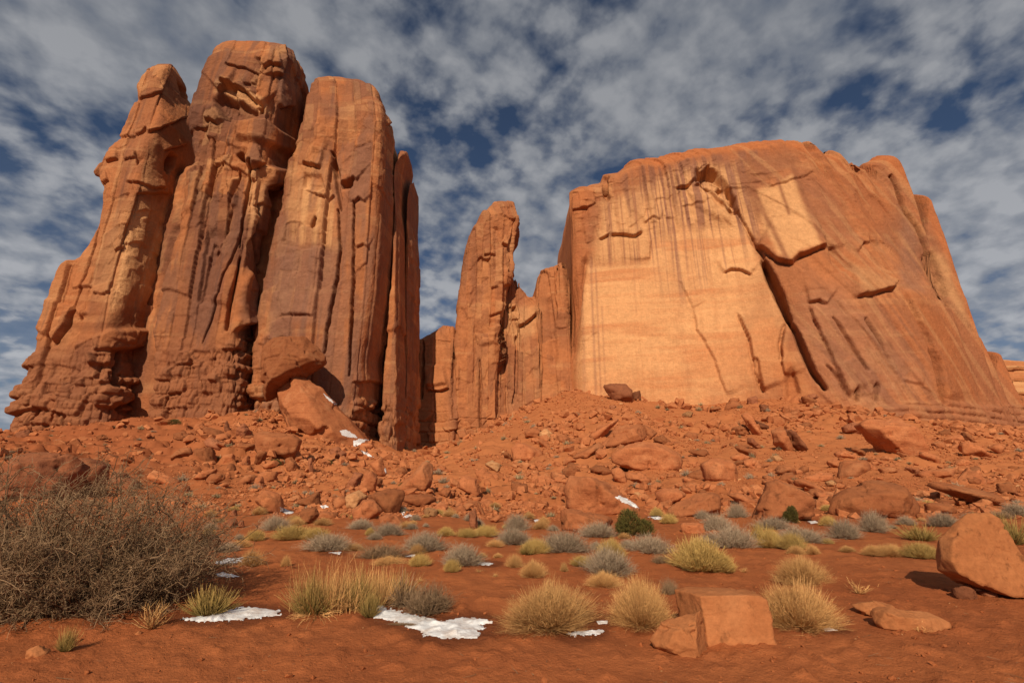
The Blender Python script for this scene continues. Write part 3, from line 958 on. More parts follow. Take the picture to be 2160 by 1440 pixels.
def col_H(P, px, py, s):
    c = rock_colour(P, px, py, s, (ORANGE, BROWN * 1.15, BROWN * 0.8), 0, 0.85)
    c = lerp(c, poly_mask(px, py, [(1040, 470), (1075, 440), (1095, 470), (1060, 520)], 12) * 0.3, RED)
    c = lerp(c, poly_mask(px, py, [(1050, 640), (1140, 650), (1130, 700), (1090, 720), (1060, 680)], 12) * 0.5, PALE * 0.9)
    return c


pl('shaft', spire,
   [(955, 960), (958, 760), (962, 690), (968, 620), (976, 560), (984, 515), (996, 490), (1010, 468), (1022, 452), (1038, 440), (1046, 428), (1058, 424), (1062, 424)],
   [(1048, 960), (1052, 760), (1062, 680), (1075, 620), (1085, 578), (1080, 545), (1086, 510), (1095, 490), (1098, 470), (1090, 450), (1086, 432), (1080, 426), (1070, 424)],
   157, 18, seed=21.4, e=0.36, rows=360, cols=200, relief=(0.7, 1.3, 0.7, 0.22), colfn=col_H,
   brick=([(950, 880), (1060, 870)], 1.0, 3.6, 5), feats=[
    ('step', [(1058, 513), (1072, 518)], 12, 1.2), ('step', [(1020, 540), (1046, 538)], 14, 0.9), ('groove', [(1048, 470), (1046, 540), (1050, 600)], 6, 1.0),
    ('poly', [(1040, 570), (1080, 560), (1078, 605), (1048, 600)], 1.0, 6), ('crack', [(958, 720), (960, 800), (958, 880)], 3, 1.4),
    ('crack', [(1013, 760), (1013, 840), (1012, 910)], 3, 1.4), ('step', [(995, 700), (1040, 716), (1050, 728)], 18, -1.2),
    ('poly', [(996, 702), (1046, 700), (1050, 726), (1010, 730)], 0.9, 6), ('step', [(1030, 668), (1060, 656), (1066, 640)], 14, 1.0)])
wall = empty('low_cliff', tuple(hit(910, 945)))
tag(wall, 'low jagged red cliff joining tall butte, slim spire and broad mesa', 'cliff')
TOP_G = [(820, 800), (845, 750), (872, 722), (890, 714), (915, 700), (936, 688), (955, 692), (962, 712), (985, 716), (1010, 702), (1040, 696), (1049, 672), (1054, 640), (1060, 612), (1068, 604), (1080, 586), (1090, 590), (1102, 610),
         (1115, 629), (1130, 626), (1134, 600), (1138, 580), (1150, 571), (1172, 564), (1186, 556), (1194, 600), (1200, 700), (1210, 900)]


def build_low():
    rows, back = 300, 10
    P, N, qx, qy, tx, ty = curtain([(815, 152), (890, 150), (955, 147), (962, 148.5), (1012, 147), (1046, 147), (1056, 152), (1090, 154), (1140, 153), (1215, 151)], TOP_G, [(800, 2), (1060, 3), (1250, 6)], 420, rows, back, depth=24, roll=2.5, smooth=4)
    D = rock_relief(P, qx, qy, 24.4, 0.9, 1.0, 0.6, 0.16)
    bl = np.interp(qx, [850, 1060, 1100], [868, 868, 960]) + 12 * fbm(qx * 0.03, qy * 0.02, 3.0, 3)
    bm = sstep(-8, 22, qy - bl)
    bb, ee = bricks(P[..., 0], P[..., 2], 3.0, 5.0, 2.0)
    D = D * (1 - bm * 0.4) + bm * 0.8 * (0.8 * bb - 0.9 * np.exp(-(ee / 0.16) ** 2) + 0.2)
    D += apply_feats([
        ('crack', [(893, 720), (893, 780), (890, 840)], 3, 1.8), ('poly', [(896, 766), (940, 772), (948, 812), (900, 818)], 1.4, 6), ('step', [(900, 822), (930, 825), (950, 818)], 14, 1.4), ('crack', [(959, 715), (958, 800), (955, 880)], 3.5, 2.2),
        ('crack', [(1013, 760), (1013, 840), (1012, 910)], 3, 1.8), ('poly', [(996, 706), (1044, 702), (1048, 726), (1010, 730)], 1.0, 6), ('step', [(1000, 728), (1030, 734), (1050, 730)], 16, 1.2),
        ('poly', [(1066, 650), (1088, 647), (1090, 658), (1072, 660)], -2.8, 4), ('step', [(1090, 692), (1112, 680), (1140, 655)], 22, 1.8), ('crack', [(1052, 720), (1050, 800), (1050, 880)], 4, 2.4), ('crack', [(1090, 710), (1090, 800), (1085, 850)], 3, 1.4),
        ('crack', [(1142, 660), (1139, 740), (1142, 820)], 3, 1.6), ('step', [(1034, 668), (1060, 656), (1068, 640)], 14, 1.2), ('groove', [(1160, 620), (1166, 700), (1170, 780)], 8, 1.2), ('step', [(1180, 560), (1172, 600), (1176, 680)], 16, 0.9)], qx, qy, 24.0)
    D = blur(D, 1)
    c = col_H(P, qx, qy, 24.4)
    o = mk('rock_wall', P + N * D[..., None], grid_faces(rows + back, P.shape[1]), M_CLIFF, wall, True, c)
    o.location = -Vector(wall.location)


build_low()

# ---- the broad mesa on the right ------------------------------------------------
mesa = empty('sandstone_mesa', tuple(hit(1550, 850)))
tag(mesa, 'broad red mesa on the right with a pale sheer face and dark slanting crack', 'mesa')
TOPL = [(1040, 640), (1118, 640), (1128, 618), (1136, 578), (1150, 570), (1172, 563), (1184, 555), (1192, 510), (1200, 470), (1205, 440), (1204, 408), (1222, 398), (1245, 392),
        (1268, 388), (1274, 371), (1298, 368), (1312, 358), (1330, 342), (1350, 335), (1390, 334), (1430, 328), (1480, 317), (1530, 307), (1580, 300), (1640, 294), (1680, 296),
        (1730, 309), (1762, 326), (1790, 343), (1812, 351), (1830, 341), (1850, 329), (1868, 328), (1880, 345), (1902, 374), (1925, 402), (1946, 428), (1962, 455), (1977, 484),
        (1990, 515), (2002, 545), (2015, 595), (2032, 625), (2042, 645), (2052, 690), (2075, 725), (2102, 762), (2130, 806), (2165, 850), (2215, 905), (2260, 930), (2400, 960)]
FRONT = [(1040, 172), (1100, 168), (1140, 164), (1190, 154), (1215, 150), (1235, 146), (1300, 144), (1500, 139), (1620, 134.5), (1700, 130), (1780, 126), (1880, 124), (2000, 126), (2100, 130), (2250, 138), (2400, 150)]


def build_mesa():
    rows, back = 430, 26
    P, N, qx, qy, tx, ty = curtain(FRONT, TOPL, [(1040, 2), (1230, 3), (1500, 7), (1700, 11), (1850, 12), (2000, 9), (2150, 4), (2330, 2)], 780, rows, back, smooth=14)
    right = sstep(1590, 1720, qx + (qy - 600) * -0.42)
    face = poly_mask(qx, qy, [(1235, 545), (1262, 505), (1372, 500), (1430, 480), (1570, 470), (1640, 640), (1690, 760), (1720, 870), (1215, 870), (1205, 750)], 18)
    lo = rock_relief(P, qx, qy, 31.5, 0.25, 0.16, 0.08, 0.05)
    hi = rock_relief(P, qx, qy, 34.5, 0.7, 0.75, 0.36, 0.12, shear=0.42)
    Ttone = dict(TONE)
    hl = rock_relief(P, qx, qy, 37.5, 1.0, 1.2, 0.6, 0.16)
    D = hl * (1 - right) + hi * right
    flank = sstep(1840, 1900, qx + (qy - 400) * -0.25)
    D = D * (1 - 0.65 * flank)
    D = D * (1 - face) + lo * face
    # rugged upper band left of the hollow
    ub = poly_mask(qx, qy, [(1270, 400), (1400, 350), (1560, 330), (1560, 470), (1400, 490), (1270, 500)], 20)
    D += ub * 0.5 * facets((P[..., 0]) / 3.0, P[..., 2] / 3.5, 3.0, 0.8)[0]
    # courses of blocks along the foot of the right half
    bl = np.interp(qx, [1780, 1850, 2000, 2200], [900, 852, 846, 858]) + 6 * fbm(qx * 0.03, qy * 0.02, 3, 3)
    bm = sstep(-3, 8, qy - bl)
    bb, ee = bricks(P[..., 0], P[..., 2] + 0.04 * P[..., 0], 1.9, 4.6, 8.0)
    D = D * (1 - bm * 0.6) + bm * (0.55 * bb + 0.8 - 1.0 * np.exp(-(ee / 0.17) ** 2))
    feats = [
     ('poly', [(1462, 367), (1486, 354), (1514, 363), (1536, 389), (1550, 413), (1558, 449), (1542, 457), (1524, 430), (1486, 405), (1468, 393)], -5.0, 12),
     ('poly', [(1462, 398), (1486, 372), (1522, 388), (1512, 402), (1486, 396)], 2.6, 4), ('poly', [(1490, 412), (1520, 404), (1548, 432), (1530, 440)], 2.4, 4),
     ('poly', [(1448, 408), (1486, 412), (1540, 460), (1546, 478), (1500, 462), (1466, 440)], 1.2, 8),
     ('step', [(1420, 398), (1450, 398), (1475, 370), (1500, 350)], 22, 1.4),
     ('crack', [(1556, 440), (1562, 458), (1583, 493), (1590, 512), (1607, 534), (1619, 562)], 3.5, 2.0),
     ('crack', [(1612, 552), (1626, 585), (1647, 630), (1664, 672)], 10, 6.5), ('crack', [(1664, 672), (1676, 694), (1692, 732), (1712, 780), (1740, 818)], 7, 5.0),
     ('step', [(1592, 515), (1610, 525), (1640, 550), (1671, 556), (1688, 540), (1720, 528), (1748, 519)], 40, 2.6),
     ('step', [(1748, 520), (1755, 545), (1764, 578)], 18, -1.8),
     ('step', [(1526, 578), (1542, 568), (1567, 570), (1587, 582)], 16, 1.2), ('step', [(1262, 506), (1285, 495), (1341, 498), (1356, 489)], 30, 1.3),
     ('step', [(1371, 550), (1373, 505)], 30, 0.9), ('step', [(1552, 655), (1579, 715), (1595, 787), (1610, 826)], 30, 2.0),
     ('crack', [(1595, 760), (1602, 800), (1610, 826)], 5, 2.0), ('step', [(1652, 683), (1645, 723), (1648, 759), (1657, 795)], 26, 1.6),
     ('crack', [(1654, 684), (1646, 723), (1649, 760)], 4, 1.8), ('poly', [(1655, 790), (1672, 770), (1690, 830), (1660, 850)], -1.8, 8),
     ('step', [(1462, 642), (1470, 695), (1484, 716), (1506, 756), (1522, 805), (1536, 838)], 30, 0.9), ('step', [(1430, 590), (1450, 625), (1463, 650)], 20, 0.6),
     ('step', [(1240, 526), (1224, 594), (1206, 683), (1198, 760)], 24, -1.2), ('groove', [(1236, 540), (1222, 600), (1206, 690)], 6, 1.4),
     ('step', [(1800, 628), (1833, 621), (1882, 609), (1892, 595)], 40, 2.2), ('step', [(1704, 638), (1727, 633), (1742, 644)], 22, 1.6),
     ('crack', [(1880, 372), (1897, 405), (1914, 450), (1932, 470), (1950, 515), (1972, 572), (2000, 645)], 5, 3.2), ('groove', [(1955, 530), (1975, 580), (1996, 632)], 10, 3.2),
     ('crack', [(1829, 671), (1855, 715), (1878, 762)], 4, 2.0), ('crack', [(1758, 671), (1798, 729), (1829, 780)], 4, 2.0),
     ('step', [(1704, 640), (1731, 702), (1767, 782), (1792, 836)], 30, 1.6), ('crack', [(1745, 770), (1770, 800), (1792, 838)], 4, 1.6),
     ('step', [(1904, 609), (1940, 680), (1975, 760), (1993, 853)], 30, 1.3), ('crack', [(1962, 740), (1978, 790), (1990, 850)], 4, 1.6),
     ('poly', [(1804, 822), (1812, 812), (1814, 846), (1806, 848)], -2.4, 3), ('poly', [(1846, 818), (1852, 806), (1860, 812), (1855, 842), (1848, 845)], -2.2, 3),
     ('step', [(1806, 535), (1822, 512), (1836, 510)], 14, 1.0), ('step', [(1900, 800), (1940, 812)], 10, 0.6), ('step', [(1205, 445), (1240, 440)], 12, 0.8),
     ('crack', [(1281, 375), (1276, 400), (1284, 416)], 5, 2.2), ('poly', [(1270, 380), (1282, 376), (1284, 410), (1274, 418)], -2.2, 4),
     ('step', [(1360, 470), (1376, 458), (1392, 466)], 12, 0.8), ('groove', [(1150, 600), (1160, 680), (1168, 760)], 9, 1.6), 
     ('step', [(1620, 395), (1660, 385), (1720, 360)], 16, 0.6),
    ]
    D += apply_feats(feats, qx, qy, 33.0)
    D[rows + 2:] *= 0.4
    D = blur(D, 1)
    # a lumpy slickrock top
    V = P + N * D[..., None]
    # -------- colours
    c = rock_colour(P, qx, qy, 41.0, (ORANGE * 1.02, BROWN * 1.2, BROWN * 0.85), 0, 0.75)
    TONE.update(Ttone)
    cr = rock_colour(P, qx, qy, 43.0, (ORANGE * 1.04, BROWN * 1.25, BROWN * 0.8), 0.42, 1.0)
    c = c + (cr - c) * right[..., None]
    U = P[..., 0]
    Z = P[..., 2]
    st = fbm(U * 0.65, Z * 0.012, 61.0, 5)
    st2 = fbm(U * 1.6, Z * 0.02, 63.0, 3)
    bed = fbm(U * 0.03, Z * 0.22, 67.0, 4)
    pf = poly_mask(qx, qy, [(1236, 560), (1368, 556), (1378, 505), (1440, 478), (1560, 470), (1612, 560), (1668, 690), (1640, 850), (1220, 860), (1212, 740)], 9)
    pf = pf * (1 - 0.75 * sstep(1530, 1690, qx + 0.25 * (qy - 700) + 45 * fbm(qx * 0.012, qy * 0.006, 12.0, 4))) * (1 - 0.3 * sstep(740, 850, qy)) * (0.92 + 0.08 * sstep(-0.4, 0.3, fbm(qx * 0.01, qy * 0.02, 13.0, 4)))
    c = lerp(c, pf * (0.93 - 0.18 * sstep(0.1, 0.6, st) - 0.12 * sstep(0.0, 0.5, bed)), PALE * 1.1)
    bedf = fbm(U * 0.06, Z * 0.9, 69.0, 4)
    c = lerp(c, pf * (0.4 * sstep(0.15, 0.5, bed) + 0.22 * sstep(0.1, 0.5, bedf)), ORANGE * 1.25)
    c = lerp(c, sstep(1245, 1215, qx + (qy - 560) * 0.10) * 0.5, RED * 1.05)
    up = poly_mask(qx, qy, [(1262, 512), (1270, 430), (1340, 400), (1420, 352), (1570, 345), (1612, 500), (1560, 490), (1440, 480), (1376, 510), (1368, 552), (1240, 556)], 16)
    c = lerp(c, up * (0.82 - 0.3 * sstep(-0.1, 0.4, st2)), PALE)
    c = lerp(c, up * sstep(0.12, 0.42, st2 + 0.4 * st) * 0.75, np.array((0.26, 0.115, 0.075)))
    top_st = poly_mask(qx, qy, [(1330, 350), (1600, 315), (1600, 470), (1560, 560), (1420, 640), (1360, 520)], 30)
    c = lerp(c, top_st * sstep(0.2, 0.5, st2) * 0.55, np.array((0.28, 0.13, 0.085)))
    for x0, wd, y0, y1, k in ((1252, 3, 540, 850, 0.8), (1262, 2.2, 560, 830, 0.7), (1228, 4, 600, 840, 0.5), (1272, 2, 640, 800, 0.5), (1440, 2, 460, 570, 0.6), (1432, 2, 440, 560, 0.6), (1462, 2.5, 480, 570, 0.55),
                              (1415, 3, 420, 520, 0.5), (1490, 2, 470, 540, 0.5), (1400, 2.5, 380, 480, 0.5), (1512, 2, 480, 560, 0.35), (1345, 2, 560, 640, 0.25)):
        xx = qx - x0 - (qy - 700) * ((x0 - CX) / 4300.0)
        c = lerp(c, k * np.exp(-(xx / wd) ** 2) * sstep(y0 - 15, y0 + 15, qy) * sstep(y1 + 60, y1 - 40, qy) * (0.6 + 0.4 * sstep(-0.5, 0.3, st)), np.array((0.27, 0.125, 0.085)))
    # pale slab right of the crack and its dark run-off stains
    sl = poly_mask(qx, qy, [(1598, 400), (1640, 388), (1672, 372), (1690, 420), (1720, 500), (1722, 526), (1690, 536), (1668, 552), (1640, 540), (1610, 480)], 7)
    c = lerp(c, sl * 0.9, PALE)
    for a, b, wd in (((1590, 400), (1660, 552), 6), ((1640, 380), (1664, 450), 4), ((1672, 352), (1728, 500), 9), ((1560, 360), (1600, 440), 9)):
        d, s_, t_ = seg_dist(qx, qy, [a, b])
        c = lerp(c, 0.8 * np.exp(-(d / wd) ** 2), BROWN * 0.95)
    c = lerp(c, poly_mask(qx, qy, [(1560, 330), (1600, 312), (1690, 330), (1672, 350), (1620, 375), (1590, 395), (1566, 380)], 10) * 0.75, BROWN)
    c = lerp(c, poly_mask(qx, qy, [(1676, 350), (1730, 375), (1790, 470), (1800, 530), (1750, 520), (1730, 500)], 14) * 0.6, BROWN * 1.1)
    # red weathered cap and red foot of the right flank
    cap = sstep(46, 6, qy - np.interp(qx, tx, ty))
    c = lerp(c, cap * 0.75 * sstep(1300, 1380, qx), RED * 1.1)
    # dark run-off hanging from the rim
    below = qy - np.interp(qx, tx, ty)
    reach = 55 + 150 * np.clip(fbm(U * 0.22, 0.3, 81.0, 4) + 0.15, 0, 1)
    c = lerp(c, sstep(10, 22, below) * sstep(reach, reach * 0.45, below) * sstep(1285, 1330, qx) * sstep(1640, 1590, qx) * (0.35 + 0.5 * sstep(-0.2, 0.3, fbm(U * 0.9, Z * 0.03, 83.0, 3))), np.array((0.235, 0.10, 0.062)))
    c = lerp(c, sstep(8, 20, below) * sstep(reach * 0.8, reach * 0.3, below) * sstep(1600, 1660, qx) * 0.35, BROWN)
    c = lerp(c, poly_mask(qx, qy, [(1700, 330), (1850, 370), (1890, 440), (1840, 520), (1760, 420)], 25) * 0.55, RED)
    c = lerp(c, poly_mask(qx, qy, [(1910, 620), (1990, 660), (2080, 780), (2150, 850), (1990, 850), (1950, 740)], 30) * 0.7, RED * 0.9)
    c = lerp(c, poly_mask(qx, qy, [(2010, 690), (2060, 740), (2130, 840), (2080, 840), (2030, 770)], 20) * 0.5, BROWN)
    c = lerp(c, poly_mask(qx, qy, [(1965, 530), (1990, 540), (2035, 640), (2040, 680), (2005, 640)], 10) * 0.7, PALE * 0.85)
    c = lerp(c, poly_mask(qx, qy, [(1800, 560), (1870, 590), (1880, 608), (1830, 622), (1806, 610)], 10) * 0.5, PALE * 0.8)
    c = lerp(c, poly_mask(qx, qy, [(1690, 620), (1780, 600), (1960, 800), (1900, 850), (1740, 840), (1680, 720)], 40) * 0.35, GREYB * 1.1)
    c = lerp(c, poly_mask(qx, qy, [(1900, 430), (1930, 480), (1950, 620), (1900, 600)], 12) * 0.5, GREYB)
    Us = P[..., 0] + 0.42 * P[..., 2]
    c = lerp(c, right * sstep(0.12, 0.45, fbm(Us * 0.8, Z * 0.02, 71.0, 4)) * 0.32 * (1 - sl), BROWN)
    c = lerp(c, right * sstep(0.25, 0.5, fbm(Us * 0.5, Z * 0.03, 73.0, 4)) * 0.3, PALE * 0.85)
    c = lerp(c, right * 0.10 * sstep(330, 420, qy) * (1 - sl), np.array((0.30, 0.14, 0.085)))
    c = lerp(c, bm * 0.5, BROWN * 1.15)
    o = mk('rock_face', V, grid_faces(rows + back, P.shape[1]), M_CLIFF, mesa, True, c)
    o.location = -Vector(mesa.location)


build_mesa()

# ---- far layered mesa showing at the right edge ---------------------------------
far = empty('far_mesa', (330, 330, 0))
tag(far, 'distant layered orange mesa peeping out at the right edge behind the flank', 'mesa')


def build_far():
    rows, cols = 90, 200
    s = np.linspace(0, 1, cols)
    X = 270 + 190 * s
    Yf = 330 - 30 * np.sin(s * 3.0) + 6 * fbm(s * 9, 0.5, 1.0, 3)
    tp = np.interp(s, [0, 0.1, 0.2, 0.25, 0.45, 1], [742, 740, 742, 747, 756, 790])
    zt = unproj(2130, tp, 320)[:, 2]
    v = np.linspace(0, 1, rows)[:, None]
    z = -5 + (zt + 5) * v
    led = 5 * (np.floor(z / 9) - z / 9) + 2.5 * fbm(X * 0.06, z * 0.3, 4.0, 4)
    P = np.stack([np.broadcast_to(X, z.shape), Yf + 26 * v ** 1.2 - led * 0.8, z], -1)
    B = P[-1:].repeat(6, 0).copy()
    B[..., 1] += np.linspace(5, 120, 6)[:, None]
    B[-1, :, 2] = -5
    V = np.concatenate([P, B], 0)
    c = np.broadcast_to(ORANGE, V.shape).copy()
    c = lerp(c, sstep(-0.2, 0.5, fbm(V[..., 0] * 0.02, V[..., 2] * 0.25, 4.4, 4)), PALE * 0.85)
    o = mk('rock_face', V, grid_faces(*V.shape[:2]), M_CLIFF, far, True, c)
    o.location = -Vector(far.location)


build_far()
# ------------------------------------------------------------------ boulders
_ICO = {}


def ico(sub):
    if sub not in _ICO:
        bm = bmesh.new()
        bmesh.ops.create_icosphere(bm, subdivisions=sub, radius=1)
        V = np.array([v.co[:] for v in bm.verts]); Fc = np.array([[v.index for v in f.verts] for f in bm.faces])
        bm.free()
        _ICO[sub] = (V / np.linalg.norm(V, axis=1, keepdims=True), Fc)
    return _ICO[sub]


def hull2(p):
    p = sorted(map(tuple, p))
    def half(q):
        h = []
        for c in q:
            while len(h) > 1 and (h[-1][0] - h[-2][0]) * (c[1] - h[-2][1]) - (h[-1][1] - h[-2][1]) * (c[0] - h[-2][0]) <= 0:
                h.pop()
            h.append(c)
        return h[:-1]
    return half(p) + half(p[::-1])


def plane_rock(poly, thick, seed, sub=4, k=110, tilt=(0.05, 0.5), front=None, amp=0.03, strata=0.0, extra=(), ncut=8, tback=None):
    """a chipped block bounded by planes. poly: outline as (x, z) metres around its middle."""
    rs = np.random.RandomState(seed)
    D, Fc = ico(sub)
    hl = hull2(poly)
    pl_ = []
    size = max(np.ptp([p[0] for p in poly]), np.ptp([p[1] for p in poly]))
    for i in range(len(hl)):
        a, b = np.array(hl[i]), np.array(hl[(i + 1) % len(hl)])
        e = b - a
        if np.hypot(*e) < 0.04 * size:
            continue
        n = np.array([e[1], -e[0]]) / np.hypot(*e)
        d = max(n @ a, 0.02 * size)
        for sgn in (-1, 1):
            t = rs.uniform(*(tback if tback and sgn > 0 else tilt))
            v = np.array([n[0], sgn * t, n[1]])
            L = np.linalg.norm(v)
            pl_.append((v / L, d / L))
    fx, fz = front if front is not None else (rs.uniform(-0.45, 0.45), rs.uniform(-0.2, 0.5))
    v = np.array([fx, -1, fz]); L = np.linalg.norm(v); pl_.append((v / L, thick * 0.5 / L * (1 + 0.2 * abs(fx))))
    v = np.array([rs.uniform(-0.3, 0.3), 1, rs.uniform(-0.3, 0.3)]); L = np.linalg.norm(v); pl_.append((v / L, thick * 0.5 / L))
    cor = np.array([(p[0] * q, y * thick * 0.5, p[1] * q) for p in hl for y, q in ((-1, 0.8), (1, 0.8), (0, 1.0))])
    for _ in range(ncut):                                # broken corners
        v = np.array([rs.uniform(-1, 1), -rs.uniform(0.3, 1), rs.uniform(-0.5, 1)]); v /= np.linalg.norm(v)
        pl_.append((v, max((cor @ v).max() * rs.uniform(0.66, 0.92), 0.1 * thick)))
    for v, d in extra:
        v = np.array(v, float); L = np.linalg.norm(v); pl_.append((v / L, d / L))
    T = np.stack([np.clip((D @ n) / d, 0, None) for n, d in pl_], 1)
    mx = T.max(1) + 1e-9
    r = 1.0 / (mx * ((T / mx[:, None]) ** k).sum(1) ** (1.0 / k))
    r = np.minimum(r, 3 * size)
    V = D * r[:, None]
    sc_ = 1.0 / size
    q = V * sc_
    o = seed * 1.37 % 50
    d = amp * size * (fbm(q[:, 0] * 3 + o, q[:, 1] * 3, q[:, 2] * 3 + o, 4) + 0.45 * fbm(q[:, 0] * 11 + o, q[:, 1] * 11, q[:, 2] * 11, 3))
    rg = ridged(q[:, 0] * 2.3 + o, q[:, 1] * 2.3, q[:, 2] * 2.3 - o, 2)
    d -= amp * size * 2.2 * sstep(0.72, 0.9, rg)
    if strata:
        zz = q[:, 2] + 0.25 * q[:, 0] * (rs.rand() - 0.5)
        d -= strata * size * np.clip(vnoise(zz * 22 + o, q[:, 0] * 1.5, q[:, 1] * 1.5) - 0.62, 0, 1) * 2.2
    fr = facets(q[:, 0] * 3.3 + o, q[:, 2] * 3.3 + q[:, 1], o, 0.8)[0]
    d += amp * size * (1.0 * fr + 0.45 * facets(q[:, 0] * 7 + q[:, 1] * 3 + o, q[:, 2] * 7 + 4, o + 3, 0.8)[0])
    return V + D * d[:, None], Fc


MATS = {'r': M_BOULDER, 'p': M_PALE, 'd': M_DARK, 'h': M_HERO}
ROCKS = []          # name/label bookkeeping


def rock_px(pts, mat='r', thick=None, seed=None, sub=4, name='boulder', sink=0.07, depth=None, grow=1.1, **k):
    """a boulder whose outline, distance and size come from the photo; it is bedded in the slope where its foot meets the ground"""
    pts = [(float(a), float(b)) for a, b in pts]
    xs = [p[0] for p in pts]; ys = [p[1] for p in pts]
    fx, fy = (min(xs) + max(xs)) / 2, max(ys)
    g = hit(fx, fy)
    Y = g[1] if depth is None else depth
    w_m = (max(xs) - min(xs)) / F * Y; h_m = (max(ys) - min(ys)) / F * Y
    seed = int(fx * 7 + fy * 13) % 9973 if seed is None else seed
    th = thick if thick else 0.75 * math.sqrt(w_m * h_m) + 0.15 * min(w_m, h_m)
    Ym = Y + 0.42 * th
    W = unproj([p[0] for p in pts], [p[1] for p in pts], Ym)
    cx, cz = W[:, 0].mean(), (W[:, 2].min() + W[:, 2].max()) / 2
    P2 = np.stack([W[:, 0] - cx, W[:, 2] - cz], 1) * grow
    low = P2[:, 1] < 0
    P2[low, 1] *= 1 + sink * 2
    V, Fc = plane_rock(P2, th, seed, sub, **k)
    base = np.array([cx, Ym, H(cx, Ym)])
    V = V + np.array([cx, Ym, cz]) - base
    o = mk(name, V, Fc, MATS[mat])
    o.location = base
    return o


def Q(ox, oy, s, flat):
    return [(ox + flat[i] * s, oy + flat[i + 1] * s) for i in range(0, len(flat), 2)]


R1 = lambda *f: Q(0, 860, .25, f)
R2 = lambda *f: Q(540, 860, .25, f)
R3 = lambda *f: Q(1080, 800, .25, f)
R4 = lambda *f: Q(1620, 800, .25, f)
